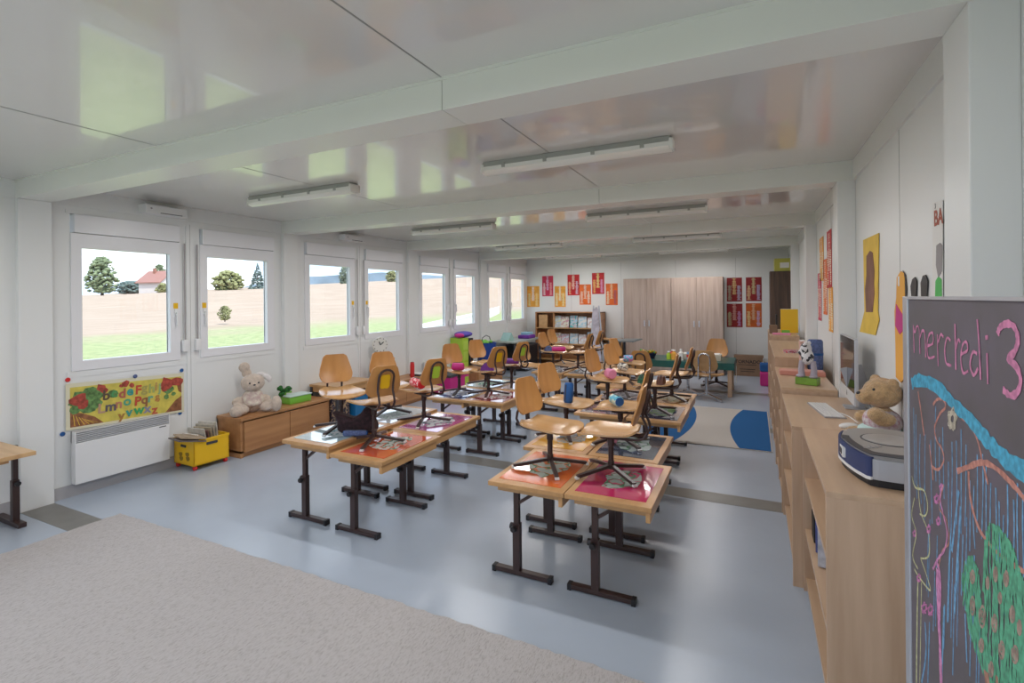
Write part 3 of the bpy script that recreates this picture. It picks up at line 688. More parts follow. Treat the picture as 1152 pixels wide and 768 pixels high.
# green tub with leafy toy
o = empty('tub', 'green plastic tub with pale lid on the low cabinet', 'box', (-4.965, 4.26, .415), -.05)
mb = MB(); mb.box(-.09, .09, -.15, .15, 0, .085, bev=.012); mb.build('body', 'greenp', o, smooth=True)
mb = MB(); mb.box(-.098, .098, -.158, .158, .085, .097, bev=.004); mb.build('lid', 'lid', o)
ob = empty('leafy_toy', 'dark green leafy vegetable toy on the green tub', 'toy', (-5.02, 4.15, .513))
mb = MB(); rnd = random.Random(3)
for i in range(14): mb.ell((rnd.uniform(-.045, .045), rnd.uniform(-.07, .05), .04+rnd.uniform(-.02, .055)), rnd.uniform(.018, .032), sub=2)
mb.build('leaves', mat('broccoli', (.015, .13, .015), .7, var=.5, vscale=60, bump=.6), ob, smooth='full')
mb = MB(); mb.tube([(0, 0, .0), (0, .01, .03), (0, .05, .03), (0, .09, .025)], .012, 8); mb.build('stalk', 'greenp', ob)
# work table (bench) behind first desks
o = empty('side_table', 'narrow beech side table on dark legs between the two low cabinets', 'table', (-4.93, 4.95, 0))
mb = MB(); mb.box(-.245, .235, -.25-.05, .40, .52, .55, bev=.002); mb.build('tabletop', 'oak', o)
mb = MB(); mb.box(.20, .222, -.28, .38, .455, .52); mb.box(-.22, .2, -.28, -.265, .455, .52); mb.build('apron', 'oak', o)
for sx in (-.22, .215):
    for sy in (-.285, .38): mb = MB(); mb.box(sx-.014, sx+.014, sy-.014, sy+.014, 0, .52); mb.build('leg', 'dark', o)
pat = art_mat('harlequin', [(.03, .025, .04), (.03, .025, .04), (.12, .05, .05), (.45, .33, .2), (.04, .03, .05)], 22)
o = empty('patterned_bag', 'dark bag with diamond pattern under the side table', 'bag', (-4.90, 4.82, 0))
mb = MB(); mb.box(-.1, .1, -.16, .16, 0, .40, bev=.02); mb.build('body', pat, o)
mb = MB()
for i, (y, z) in enumerate([(-.08, .27), (.06, .27), (-.08, .12), (.06, .12)]):
    mb.bar((.103, y-.045, z-.06), (.103, y+.045, z+.06), .006, .016); mb.bar((.104, y-.045, z+.06), (.104, y+.045, z-.06), .006, .016)
mb.build('diamond_trim', mat('tan_trim', (.5, .34, .2), .6), o)
o = empty('storage_bin', 'blue plastic storage bin with lid under the side table', 'bin', (-4.88, 5.13, 0))
mb = MB(); mb.prism([(-.14, -.12), (.14, -.12), (.14, .12), (-.14, .12)], 0, .36); mb.build('body', mat('blue_bin', (.01, .15, .36), .4), o)
mb = MB(); mb.box(-.15, .15, -.13, .13, .36, .385, bev=.005); mb.build('lid', mat('blue_bin_lid', (.012, .17, .40), .4), o)
# flowers, vases and clock on cabinet 2
def vase(x, y, z, r, h, m, label, name='vase'):
    o = empty(name, label, 'vase', (x, y, z), 0, 'red vases on the low cabinet'); mb = MB(); mb.lathe([(r*.8, 0), (r, .01), (r, h*.8), (r*.85, h)], seg=14); mb.build('body', m, o, smooth=True)
    mb = MB(); mb.lathe([(r*.7, h), (r*.7, h+.004)], seg=14); mb.build('rim', 'dark', o); return o
CZ = .40
o = empty('alarm_clock', 'round white toy clock face standing behind red vases on the low cabinet', 'clock', (-5.05, 5.86, CZ), -.5)
mb = MB(); mb.lathe([(.115, 0), (.12, .01), (.115, .025)], seg=24, T=Matrix.Translation((0, 0, .56)) @ Matrix.Rotation(PI/2, 4, 'Y')); mb.build('dial', mat('clock_dial', (.72, .70, .64), .4), o, smooth=True)
mb = MB(); mb.bar((.028, 0, .56), (.028, .05, .60), .004, .012); mb.bar((.028, 0, .56), (.028, -.02, .61), .004, .014)
for i in range(12): mb.box(.0255, .028, .1*math.cos(i*PI/6)-.006, .1*math.cos(i*PI/6)+.006, .56+.1*math.sin(i*PI/6)-.006, .56+.1*math.sin(i*PI/6)+.006)
mb.build('hands', 'black', o)
mb = MB(); mb.box(-.05, .03, -.11, .11, 0, .32, bev=.01); mb.box(-.03, .02, -.05, .05, .32, .46); mb.build('stand', mat('clock_stand', (.10, .16, .10), .6, var=.5, vscale=30), o)
vase(-4.98, 5.68, CZ, .045, .33, 'redp', 'tall red vase left of the toy clock'); vase(-4.90, 5.93, CZ, .05, .33, 'redp', 'tall red vase with orange bloom right of the toy clock')
mb = MB()
for i in range(7): mb.ell((.035*math.cos(i*.9), .035*math.sin(i*.9), .012*(i % 2)), (.025, .025, .012), sub=2)
mb.ell((0, 0, .015), .02, sub=2); ob = mb.build('flower', mat('orange_bloom', (.75, .30, .05), .6), label='orange bloom in the red vase beside the toy clock', category='flower'); ob.location = (-4.90, 5.93, CZ+.345)
vase(-4.88, 6.42, CZ, .035, .24, 'redp', 'slim dark-red vase by itself nearer the pillar')
mb = MB(); mb.box(-.10, .10, -.07, .07, 0, .03, bev=.003); ob = mb.build('notebook', 'dark', label='dark notebook lying on the cabinet before the slim vase', category='book'); ob.location = (-4.93, 6.36+.25, CZ)
mb = MB(); mb.box(-.097, .097, -.067, .067, .03, .04); mb.build('page_block', 'paper', ob)
# stacked bins further on
o = empty('storage_bin', 'magenta storage bin on wheels with green card under the windows', 'bin', (-4.72, 7.28, 0))
mb = MB(); mb.box(-.19, .19, -.30, .30, .05, .33, bev=.01); mb.build('body', 'magenta', o)
mb = MB(); mb.box(-.2, .2, -.31, .31, .33, .37, bev=.006); mb.build('lid', 'dark', o)
mb = MB(); mb.box(.19, .193, .16, .28, .10, .28); mb.build('green_card', 'lime', o)
for sy in (-.22, .22):
    mb = MB(); mb.lathe([(.03, -.012), (.03, .012)], T=Tr(.14, sy, .03, 0, PI/2)); mb.build('castor', 'dark', o, smooth=True)
o = empty('storage_tower', 'lime green and black drawer tower under the purple cushion', 'drawers', (-5.04, 8.15, 0))
mb = MB(); mb.box(-.14, .14, -.17, .04, .02, .90, bev=.01); mb.build('lime_column', 'lime', o)
mb = MB(); mb.box(-.14, .14, .042, .22, .02, .88, bev=.01); mb.build('black_column', 'black', o)
mb = MB()
for i in range(4): mb.box(.14, .146, -.15, .02, .08+.2*i, .24+.2*i, bev=.002)
mb.build('drawer_front', mat('lime_drawer', (.50, .68, .10), .3), o)
o = blob('cushion', [((0, 0, .06), (.16, .22, .06))], mat('violet_cushion', (.10, .07, .42), .7, var=.3, vscale=6), None, label='blue-violet cushion on top of the drawer tower', category='cushion'); o.location = (-5.0, 8.17, .90)
o = blob('cushion', [((0, 0, .05), (.10, .08, .045))], 'magenta', None, label='small magenta cushion beside the blue-violet one', category='cushion'); o.location = (-4.97, 7.98, .90)
o = empty('basket', 'dark blue basket of green toys on the low cabinet', 'basket', (-4.715, 8.55, .361))
mb = MB(); 
mb.lathe([(.15, 0), (.20, .40), (.205, .42), (.19, .42), (.14, .02)], seg=20); mb.build('body', mat('blue_basket', (.01, .05, .28), .5), o)
mb = MB(); mb.tube([(0, -.19, .41), (0, -.14, .52), (0, 0, .56), (0, .14, .52), (0, .19, .41)], .008, 6); mb.build('handle', 'dark', o)
mb = MB(); rnd = random.Random(4)
for i in range(8): mb.ell((rnd.uniform(-.1, .1), rnd.uniform(-.12, .12), .40+rnd.uniform(0, .04)), rnd.uniform(.03, .05), sub=2)
ob = mb.build('plush_pile', 'greenp', label='bright green soft toys heaped in the dark blue basket', category='toys', smooth='full', kind='stuff'); ob.location = (-4.715, 8.55, .361)
# wall table in the far corner with black curtain-like box below
o = empty('side_table', 'grey-green side table in the far window corner', 'table', (-4.86, 10.25, 0))
mb = MB(); mb.box(-.31, .31, -.75, .75, .68, .71, bev=.003); mb.build('tabletop', mat('grey_green_top', (.33, .37, .33), .3), o)
for sx in (-.28, .28):
    for sy in (-.7, .7): mb = MB(); mb.box(sx-.018, sx+.018, sy-.018, sy+.018, 0, .68); mb.build('leg', 'dark', o)
mb = MB(); mb.box(-.25, .25, -.33, .33, 0, .56, bev=.01); ob = mb.build('storage_box', 'black', label='large black box under the far corner table', category='box'); ob.location = (-4.84, 10.5, 0)
mb = MB(); mb.box(-.26, .26, -.34, .34, .56, .59, bev=.004); mb.build('lid', 'dark', ob)
ob = empty('paper_house', 'small pale blue paper tent on the far corner table', 'craft', (-4.92, 9.9, .71))
mb = MB(); mb.prism([(-.16, 0), (.16, 0), (0, .17)], -.1, .1, T=Matrix.Rotation(PI/2, 4, 'Z') @ Matrix.Rotation(PI/2, 4, 'X')); mb.build('roof', mat('pale_teal', (.35, .55, .52), .6), ob)
ob = empty('folded_cloth', 'purple folded cloth with pale blue box on the far corner table', 'cloth', (-4.75, 10.6, .71))
mb = MB(); mb.box(-.15, .12, -.2, .2, 0, .08, bev=.02); mb.build('cloth', 'purple', ob); mb = MB(); mb.box(-.12, .08, -.1, .15, .08, .14, bev=.006); mb.build('box', mat('pale_blue', (.3, .55, .65), .5), ob)
# desk cut by the left edge
o = empty('work_table', 'beech work table cut off by the left picture edge', 'table', (-4.90, 1.62, 0))
zt = .615
mb = MB(); mb.box(-.24, .44, -.90, .04, zt-.028, zt, bev=.003); mb.build('tabletop', 'oakx', o)
mb = MB(); mb.box(-.2, .2, -.85, -.02, zt-.10, zt-.028); mb.build('drawer', 'oak', o)
mb = MB(); mb.box(-.03, .0, .02+.05, .05+.05, .28, zt-.03); mb.box(-.035, .005, .065, .105, .03, .33); L = mb.build('leg', 'brown', o)
mb = MB(); mb.lathe([(.006, 0), (.006, .02), (.018, .022), (.018, .04)], T=Tr(.0, .085, .31, 0, 0, PI/2)); mb.build('knob', 'black', L, smooth=True)
mb = MB(); mb.box(-.28, .10, .06, .11, .0, .034, bev=.004); mb.build('foot', 'brown', o)

# ------------------------------------------------------------------ rugs
mb = MB(); NX, NY = 90, 50; x0, x1, y0, y1 = -4.39, -.2, -.9, 2.13
pts = []
for i in range(0, 121): t = i/120; pts.append((x0+(x1-x0)*t, y1+random.uniform(-.007, .007)))
for i in range(1, 90): t = i/90; pts.append((x1+random.uniform(-.006, .006), y1+(y0-y1)*t))
for i in range(0, 121): t = i/120; pts.append((x1+(x0-x1)*t, y0))
for i in range(1, 90): t = i/90; pts.append((x0+random.uniform(-.008, .008), y0+(y1-y0)*t))
mb.prism(pts, .0018, .014); mb.build('rug', 'rug', label='large beige woven wool rug in the foreground', category='rug')
o = empty('rug', 'blue and white rug lying beside the right shelf units', 'rug', (0, 0, .0018))
RX0, RX1, RY0, RY1 = -1.22, .165, 5.85, 7.87
mb = MB(); mb.box(RX0, RX1, RY0, RY1, 0, .007); mb.build('white_pile', mat('white_pile', (.50, .47, .44), .95, bump=.4, bscale=200), o)
def arc(s):  # s=+1 right field, -1 left field
    P = []
    for i in range(25):
        t = -1+2*i/24; y = (RY0+RY1)/2+t*(RY1-RY0)/2
        P.append((-.28+.13*t*t if s > 0 else -.70-.13*t*t, y))
    return P
bl = mat('blue_pile', (.004, .10, .30), .95, bump=.4, bscale=200)
mb = MB(); mb.prism([(RX1-.012, RY0+.01)]+[(RX1-.012, RY1-.01)]+[(x, min(max(y, RY0+.01), RY1-.01)) for x, y in arc(1)[::-1]], .007, .0085); mb.prism([(RX0+.012, RY1-.01), (RX0+.012, RY0+.01)]+[(x, min(max(y, RY0+.01), RY1-.01)) for x, y in arc(-1)], .007, .0085); mb.build('blue_field', bl, o)

# ------------------------------------------------------------------ shelf units along the right wall
def shelf_unit(label, x0, x1, y0, y1, h, nshelf, mids=0, top=True):
    o = empty('shelf_unit', label, 'shelf', ((x0+x1)/2, (y0+y1)/2, 0), 0, 'beech shelf units along the right wall')
    a, b, c, d = x0-(x0+x1)/2, x1-(x0+x1)/2, y0-(y0+y1)/2, y1-(y0+y1)/2; t = .022
    for s_ in (0, 1):
        mb = MB(); yy = c if s_ == 0 else d-t; mb.box(a, b, yy, yy+t, 0, h-t, bev=.001); mb.build('side_panel', 'beech', o)
    mb = MB(); mb.box(a, b, c, d, h-t, h, bev=.0015); mb.build('top', 'beecht', o)
    mb = MB(); mb.box(b-.008, b, c+t, d-t, .05, h-t); mb.build('back_panel', 'beech', o)
    mb = MB(); mb.box(a+.01, b, c+t, d-t, .05, .05+t); mb.box(a+.03, a+.04, c+t, d-t, 0, .05); mb.build('plinth', 'beecht', o)
    for i in range(nshelf):
        z = .05+(h-.05)*(i+1)/(nshelf+1); mb = MB(); mb.box(a+.008, b-.01, c+t, d-t, z-t/2, z+t/2); mb.build('shelf_board', 'beecht', o)
    for i in range(mids):
        y = c+(d-c)*(i+1)/(mids+1); mb = MB(); mb.box(a+.004, b-.01, y-t/2, y+t/2, .05, h-t); mb.build('divider', 'beech', o)
    return o
shelf_unit('nearest beech shelf unit carrying the portable CD radio', .237, XR-.005, 2.19, 3.205, .90, 2)
shelf_unit('beech shelf unit carrying the computer and keyboard', .186, XR-.005, 3.21, 4.253, .90, 2)
shelf_unit('beech shelf unit carrying the toy cow', .178, XR-.115, 4.27, 5.49, .945, 2, 1)
shelf_unit('taller beech shelf unit behind the toy cow', .180, XR-.115, 5.50, 7.55, 1.04, 2, 2)
shelf_unit('farthest beech shelf unit carrying the yellow binder', .20, XR-.115, 7.56, 9.1, 1.10, 2, 1)
# things inside the open shelves
for i, (y, z, w, h, d_, c_, lb) in enumerate([(2.78, .345, .10, .20, .25, (.55, .56, .62), 'white papers and folder on the middle shelf of the nearest unit'), (2.92, .345, .06, .18, .22, (.08, .10, .28), 'navy folder on the middle shelf of the nearest unit'), (3.06, .345, .10, .14, .2, (.01, .01, .01), 'black box on the middle shelf of the nearest unit'), (2.45, .074, .02, .22, .28, (.45, .47, .5), 'grey framed board on the lowest shelf of the nearest unit'), (4.70, .67, .05, .16, .2, (.55, .40, .12), 'straw-coloured packet on the upper shelf under the toy cow')]):
    mb = MB(); mb.box(-d_/2, d_/2, -w/2, w/2, 0, h, bev=.003); ob = mb.build('folder', mat('fold_%d' % i, c_, .5, var=.3, vscale=20), label=lb, category='folder'); ob.location = (.26+d_/2+.01, y, z+.003); ob.rotation_euler = (0, 0, .1*(i-2))
    mb = MB(); mb.box(-d_/2+.004, d_/2-.006, -w/2+.003, w/2-.003, h, h+.003); mb.build('paper_edge', 'paper', ob)

# CD radio
o = empty('cd_radio', 'portable silver and blue CD radio on the nearest shelf unit', 'radio', (0, 0, .902))
def cat(pts, n=5):
    out = []; N = len(pts)
    for i in range(N):
        p0, p1, p2, p3 = [Vector(pts[(i+k-1) % N]) for k in range(4)]
        for j in range(n):
            t = j/n; out.append(.5*((2*p1)+(-p0+p2)*t+(2*p0-5*p1+4*p2-p3)*t*t+(-p0+3*p1-3*p2+p3)*t**3))
    return out
foot = [(.335, 2.60), (.345, 2.47), (.378, 2.35), (.42, 2.305), (.60, 2.30), (.640, 2.36), (.648, 2.55), (.62, 2.76), (.50, 2.80), (.38, 2.74)]
P = [(p.x, p.y) for p in cat([Vector((x, y, 0)) for x, y in foot])]
cxy = (.50, 2.55)
def scl(P, s, g=0): return [((x-cxy[0])*s+cxy[0], (y-cxy[1])*s+cxy[1]) for x, y in P]
mb = MB(); mb.prism(scl(P, .97), 0, .028); mb.build('base', 'black', o)
mb = MB(); mb.prism(scl(P, 1.0), .028, .105); mb.build('body', mat('silver_plastic', (.42, .43, .47), .35), o)
mb = MB(); mb.prism(scl(P, .95), .105, .118); mb.build('top_cover', mat('taupe_plastic', (.33, .31, .30), .4), o)
mb = MB(); fr = [p for p in P if p[0] < .405 and p[1] < 2.74]
fr.sort(key=lambda p: -p[1])
outer = [(x-.006, y-.004) for x, y in fr]
mb.prism(outer+[(x+.004, y+.003) for x, y in fr[::-1]], .036, .112); mb.build('speaker_grille', mat('speaker_blue', (.030, .05, .16), .5, bump=.5, bscale=500), o)
mb = MB(); mb.prism([(x-.0075, y-.005) for x, y in fr]+[(x, y) for x, y in fr[::-1]], .026, .038); mb.build('bumper', 'white', o)
mb = MB(); mb.prism(scl(P, .97)[:20]+scl(P, .80)[:20][::-1], .118, .121); mb.build('dark_rim', 'dark', o)
def ann(cx, cy, r0, r1, z0, z1, n=28):
    mb = MB()
    for i in range(n):
        a, b = 2*PI*i/n, 2*PI*(i+1)/n
        mb.prism([(cx+r0*math.cos(a), cy+r0*math.sin(a)), (cx+r1*math.cos(a), cy+r1*math.sin(a)), (cx+r1*math.cos(b), cy+r1*math.sin(b)), (cx+r0*math.cos(b), cy+r0*math.sin(b))], z0, z1)
    return mb
ann(.51, 2.58, .098, .103, .118, .1195).build('lid_ring', 'dark', o)
mb = MB(); mb.lathe([(.095, .118), (.095, .121), (.08, .124)], c=(.51, 2.58, 0), seg=28); mb.build('cd_lid', mat('taupe_lid', (.37, .35, .34), .35), o, smooth=True)
mb = MB(); mb.box(.336, .352, 2.47, 2.545, .055, .095, bev=.002, T=Tr(-.0085, 0, 0)); L = mb.build('display_panel', 'white', o)
mb = MB(); mb.box(.325, .3275, 2.485, 2.53, .065, .087); mb.build('display_screen', 'dark', L)
for i in range(5):
    mb = MB(); mb.box(.39+.015*i, .40+.015*i, 2.40+.012*i, 2.425+.012*i, .118, .1215, bev=.001); mb.build('button', 'grey', o)

# computer
o = empty('computer', 'slim all-in-one computer with dark glossy screen against the right wall', 'computer', (0, 0, .90))
SX = .545
mb = MB(); mb.box(SX, SX+.02, 3.62, 4.15, .055, .465, bev=.004); mb.build('case', 'alu', o)
mb = MB(); mb.box(SX-.002, SX, 3.625, 4.145, .135, .46); mb.build('screen', mat('dark_screen', (.02, .016, .016), .06, spec=.8), o)
mb = MB(); mb.box(SX-.0025, SX-.0005, 3.625, 4.145, .06, .134); mb.build('chin', mat('silver_chin', (.66, .67, .68), .3), o)
mb = MB(); mb.ell((SX-.0028, 3.885, .095), (.0008, .011, .013)); mb.ell((SX-.0028, 3.888, .111), (.0008, .003, .005)); mb.build('emblem', 'black', o)
mb = MB(); mb.bar((SX+.02, 3.885, .27), (XR-.02, 3.885, .02), .12, .008); mb.box(SX-.02, XR-.015, 3.82, 3.95, .001, .009, bev=.001); mb.build('stand', 'alu', o)
def cable(label, pts, m='white', r=.0028):
    mb = MB(); P_ = cat([Vector(p) for p in pts], 6)[:-6*1]; mb.tube(P_[:-6], r, 6); return mb.build('cable', m, label=label, category='cable', smooth=True)
cable('white cable curling from keyboard to the computer', [(.36, 3.75, .905), (.40, 3.78, .906), (.45, 3.70, .905), (.50, 3.60, .905), (.52, 3.5, .905), (.53, 3.40, .905), (.55, 3.3, .905)])
cable('thin black cable hanging behind the computer stand', [(.575, 3.6, 1.0), (.59, 3.5, 1.02), (.59, 3.4, .97), (.535, 3.3, .93), (.545, 3.24, .905), (.54, 3.22, .905)], 'black')
# keyboard and mouse
o = empty('keyboard', 'white slim keyboard on the shelf unit before the computer', 'keyboard', (.405, 3.72, .90), .13)
mb = MB(); mb.box(-.058, .058, -.215, .215, 0, .008, bev=.002); mb.build('base', 'grey', o)
for r_ in range(5):
    mb = MB()
    for k in range(14): mb.box(-.052+.021*r_, -.035+.021*r_, -.208+.0298*k, -.183+.0298*k, .008, .0125)
    mb.build('key_row', 'white', o)
o = empty('mouse', 'white oval computer mouse between keyboard and radio', 'mouse', (.47, 3.29, .902), .4)
mb = MB(); mb.ell((0, 0, .008), (.055, .03, .018)); mb.build('shell', 'white', o, smooth='full'); mb = MB(); mb.ell((.03, 0, .022), (.006, .004, .004)); mb.build('scroll_ball', 'grey', o)
# teddy bear
o = empty('teddy_bear', 'golden teddy bear in floral dress sitting between computer and blackboard', 'plush toy', (.575, 3.06, .902), PI+.35, scale=.98)
blob('head', [((0, 0, .245), (.085, .085, .078)), ((.075, 0, .225), (.05, .045, .04)), ((-.01, .07, .30), (.025, .03, .03)), ((-.01, -.07, .30), (.025, .03, .03))], 'bear', o, .009)
blob('torso', [((0, 0, .09), (.07, .08, .09)), ((.05, .10, .13), (.055, .035, .035)), ((.085, .10, .155), (.042, .04, .036)), ((.03, -.10, .10), (.05, .035, .035)), ((.09, .06, .03), (.06, .035, .03)), ((.09, -.06, .03), (.06, .035, .03))], 'bear', o, .009)
blob('dress', [((0, 0, .10), (.082, .098, .07)), ((.03, .06, .12), (.05, .05, .04))], 'floral', o, .009)
blob('skirt', [((.01, 0, .045), (.10, .11, .045))], 'mint', o, .009)
mb = MB(); mb.ell((.108, 0, .232+.01), (.014, .016, .011)); mb.ell((.062, .042, .268), .008); mb.ell((.062, -.042, .268), .008); mb.build('eyes_and_nose', 'black', o)
# toy cow on green block
o = empty('toy_cow', 'white and black toy cow with grey legs standing on a green block', 'toy', (.37, 4.47, .947), -.35)
mb = MB(); mb.box(-.075, .075, -.045, .045, 0, .055, bev=.003); mb.build('green_block', mat('olive_green', (.17, .32, .03), .5, var=.2), o)
cow = art_mat('cow_patches', [(.72, .70, .72), (.72, .70, .72), (.74, .72, .72), (.03, .03, .04)], 26)
blob('body', [((0, 0, .21), (.045, .05, .06)), ((-.01, 0, .275), (.04, .045, .05)), ((-.03, .0, .245), (.035, .03, .03)), ((0, .045, .315), (.015, .02, .02)), ((0, -.045, .315), (.015, .02, .02))], cow, o, .007)
for sx in (-1, 1):
    mb = MB(); mb.tube([(sx*.04, 0, .06), (sx*.045, 0, .11), (sx*.038, 0, .18)], [.026, .022, .02], 10); mb.ell((sx*.045, -.015, .065), (.03, .035, .015)); mb.build('leg', mat('lilac_felt', (.42, .38, .44), .9), o, smooth=True)
# denim roll, pink boxes
o = empty('backpack', 'rolled denim blue bag standing by the wall on the shelf unit', 'bag', (.50, 5.30, .947))
mb = MB(); mb.lathe([(.05, 0), (.062, .02), (.064, .14), (.058, .15), (.064, .16), (.062, .27), (.05, .285)], seg=18); mb.build('body', 'blued', o, smooth=True)
mb = MB(); mb.lathe([(.066, .145), (.066, .165)], seg=18); mb.build('strap', 'blue', o)
mb = MB(); mb.box(-.02, .02, -.09, .09, 0, .27, bev=.003); ob = mb.build('book', mat('salmon_book', (.60, .36, .30), .5), label='salmon book standing upright beside the denim bag', category='book'); ob.location = (.40, 5.33, .947)
mb = MB(); mb.box(-.017, .017, -.087, .092, .003, .272); mb.build('pages', 'paper', ob)
o = empty('shallow_box', 'flat salmon pink box on the shelf unit behind the toy cow', 'box', (.37, 5.0, .947))
mb = MB(); mb.box(-.17, .17, -.08, .08, 0, .035, bev=.003); mb.build('body', mat('salmon_box', (.62, .26, .20), .5), o); mb = MB(); mb.box(-.16, .16, -.07, .07, .035, .039); mb.build('lid', mat('salmon_lid', (.68, .33, .26), .5), o)
mb = MB(); mb.box(-.05, .09, -.10, .10, 0, .02); ob = mb.build('magazine_stack', [art_mat('mags', [(.6, .1, .15), (.6, .1, .15), (.5, .5, .5), (.3, .05, .1)], 30)], label='red and white booklets on the taller shelf unit', category='booklets', kind='stuff'); ob.location = (.33, 6.0, 1.041)
o = empty('binder', 'bright yellow binder standing on the farthest shelf unit', 'binder', (.46, 8.25, 1.101))
mb = MB(); mb.box(-.11, .11, -.04, .04, 0, .34, bev=.003); mb.build('cover', 'yellowp', o); mb = MB(); mb.box(-.108, .10, -.035, .035, .004, .342); mb.build('pages', 'paper', o)
for (x, y, sx, sz, m, lb) in ((.30, 8.35, .012, .26, 'black', 'black slim folder left of the yellow binder'), (.245, 8.0, .05, .12, 'card', 'small brown box left of the yellow binder'), (.34, 7.8, .11, .02, 'pink', 'pink flat box before the yellow binder'), (.40, 7.95, .05, .05, 'greenp', 'small green box before the yellow binder')):
    mb = MB(); mb.box(-sx, sx, -.05, .05, 0, sz, bev=.003); ob = mb.build('small_box', m, label=lb, category='box'); ob.location = (x, y, 1.101)
    mb = MB(); mb.box(-sx*.9, sx*.9, -.045, .045, sz, sz+.002); mb.build('lid', m, ob)

# ------------------------------------------------------------------ right wall papers
def wallpoly(name, label, cat_, X, pts, th, m, group=None):
    """outline in (Y,Z) on a plane X, th thick towards the room"""
    mb = MB(); mb.prism([(y, z) for y, z in pts], 0, th, T=Matrix(((0, 0, -1, X), (1, 0, 0, 0), (0, 1, 0, 0), (0, 0, 0, 1))))
    o = mb.build(name, m)
    if label: o['label'] = label; o['category'] = cat_
    if group: o['group'] = group
    return o
XW = XR-.003
def px2(X, L): return [(onx(a, b, X).y, onx(a, b, X).z) for a, b in L]
o = wallpoly('yellow_poster', 'yellow paper poster with tall brown shape curling off the right wall', 'poster', XW, px2(XW, [(971.5, 270), (989, 262), (988, 350), (989.5, 360), (985, 377), (967.5, 373), (973, 350)]), .003, 'ypaper')
c = wallpoly('brown_shape', None, None, XW-.003, px2(XW-.003, [(975, 288), (979, 282), (982, 284), (984, 305), (983.5, 318), (984, 330), (982, 351), (974.5, 351), (973.5, 325), (975, 310)]), .002, 'brownpaper'); c.parent = o
o = wallpoly('orange_cutout', 'long orange paper cutout with a pink patch beside the blackboard', 'paper cutout', XW, px2(XW, [(1009.5, 312), (1014, 305), (1017.5, 307), (1018.5, 318), (1019, 350), (1019, 425), (1014, 430), (1008.5, 424), (1008, 385), (1007, 350), (1009, 335)]), .003, 'opaper')
c = wallpoly('pink_patch', None, None, XW-.003, px2(XW-.003, [(1008.5, 342), (1012, 348), (1017, 356), (1016, 372), (1012.5, 376), (1007.5, 366)]), .002, 'magenta'); c.parent = o
c = wallpoly('dark_outline', None, None, XW, px2(XW, [(1016, 304), (1019, 309), (1020.5, 325), (1020, 335), (1018.6, 335), (1018.5, 312)]), .002, 'black'); c.parent = o
o = wallpoly('white_banner', 'white paper strip with letters above the blackboard on the right wall', 'banner', XW, px2(XW, [(1050, 228), (1061, 225), (1061, 345), (1049.5, 345)]), .002, 'paper')
c = wallpoly('grey_shape', None, None, XW-.002, px2(XW-.002, [(1054, 276), (1058, 273), (1060.5, 276), (1060, 305), (1056, 312), (1053.5, 298)]), .002, 'grey'); c.parent = o
c = wallpoly('green_shape', None, None, XW-.002, px2(XW-.002, [(1053, 316), (1056, 311), (1059.5, 314), (1060, 336), (1052.5, 336)]), .002, 'greenpaper'); c.parent = o
mb = MB(); q = onx(1055.5, 245, XW-.003)
TW = Matrix(((0, 0, -1, q.x), (-1, 0, 0, q.y), (0, 1, 0, q.z), (0, 0, 0, 1)))
mb.text('BA', .085, TW, .0005, .002); c = mb.build('lettering', mat('brown_letters', (.42, .12, .08), .7)); c.parent = o
mb = MB(); q = onx(1052, 232, XW-.003); TW = Matrix(((0, 0, -1, q.x), (-1, 0, 0, q.y), (0, 1, 0, q.z), (0, 0, 0, 1))); mb.text('3', .03, TW, .0005); c = mb.build('number', 'grey'); c.parent = o
o = wallpoly('black_cutout', 'left one of two black paper ovals above the blackboard', 'paper cutout', XW, px2(XW, [(1026, 333), (1025, 322), (1027, 314), (1030, 311.5), (1032, 316), (1031.5, 333)]), .003, 'black', 'black paper ovals on the right wall')
o = wallpoly('black_cutout', 'right one of two black paper ovals above the blackboard', 'paper cutout', XW, px2(XW, [(1037, 333), (1036.5, 318), (1039, 310), (1042, 309), (1044.5, 316), (1043.5, 334)]), .003, 'black', 'black paper ovals on the right wall')
# word posters of bay three on the right wall
def wordart(name, base, W, Hh, seed, dark=False):
    """a portrait sheet with three columns of short words; returns (sheet MB, word MBs)"""
    rnd = random.Random(seed)
    return rnd
names_pool = ['lundi', 'mardi', 'jeudi', 'école', 'ami', 'livre', 'soleil', 'fleur', 'chat', 'lune']
POSTC = {'red': (.55, .015, .02), 'pinkred': (.60, .03, .09), 'orange': (.78, .15, .02), 'yellow': (.85, .38, .045), 'dark': (.28, .01, .012), 'rust': (.55, .11, .01)}
def word_poster(label, T, W, Hh, col, light, seed, group):
    """sheet in local x (width), y (height), z out of the wall; with vertical columns of brush marks"""
    rnd = random.Random(seed)
    mb = MB(); mb.box(-W/2, W/2, -Hh/2, Hh/2, 0, .002, T=T); o = mb.build('word_poster', mat('poster_%s' % seed, col, .6, var=.15, vscale=9), label=label, category='poster', group=group)
    cols_ = [(-W*.30, -Hh*.44, Hh*.14), (-W*.0, -Hh*.20, Hh*.46), (W*.30, -Hh*.44, Hh*.16)]
    for ci, (cx, a, b) in enumerate(cols_):
        mb = MB(); y = a
        while y < b:
            h = rnd.uniform(.010, .018); w = W*rnd.uniform(.08, .15)
            mb.box(cx-w, cx+w*rnd.uniform(.6, 1), y, y+h*.75, .002, .0026, T=T); mb.box(cx-w*.4, cx-w*.1, y, y+h*1.3, .002, .0028, T=T); y += h*1.45
        mb.build('painted_word', mat('pw_%s_%d' % (seed, ci), tuple(min(.85, v*1.25+.04) for v in light[ci]), .6), o)
    return o
def Tback(x, z): return Matrix(((1, 0, 0, x), (0, 0, -1, YB-.016+.013), (0, 1, 0, z), (0, 0, 0, 1)))
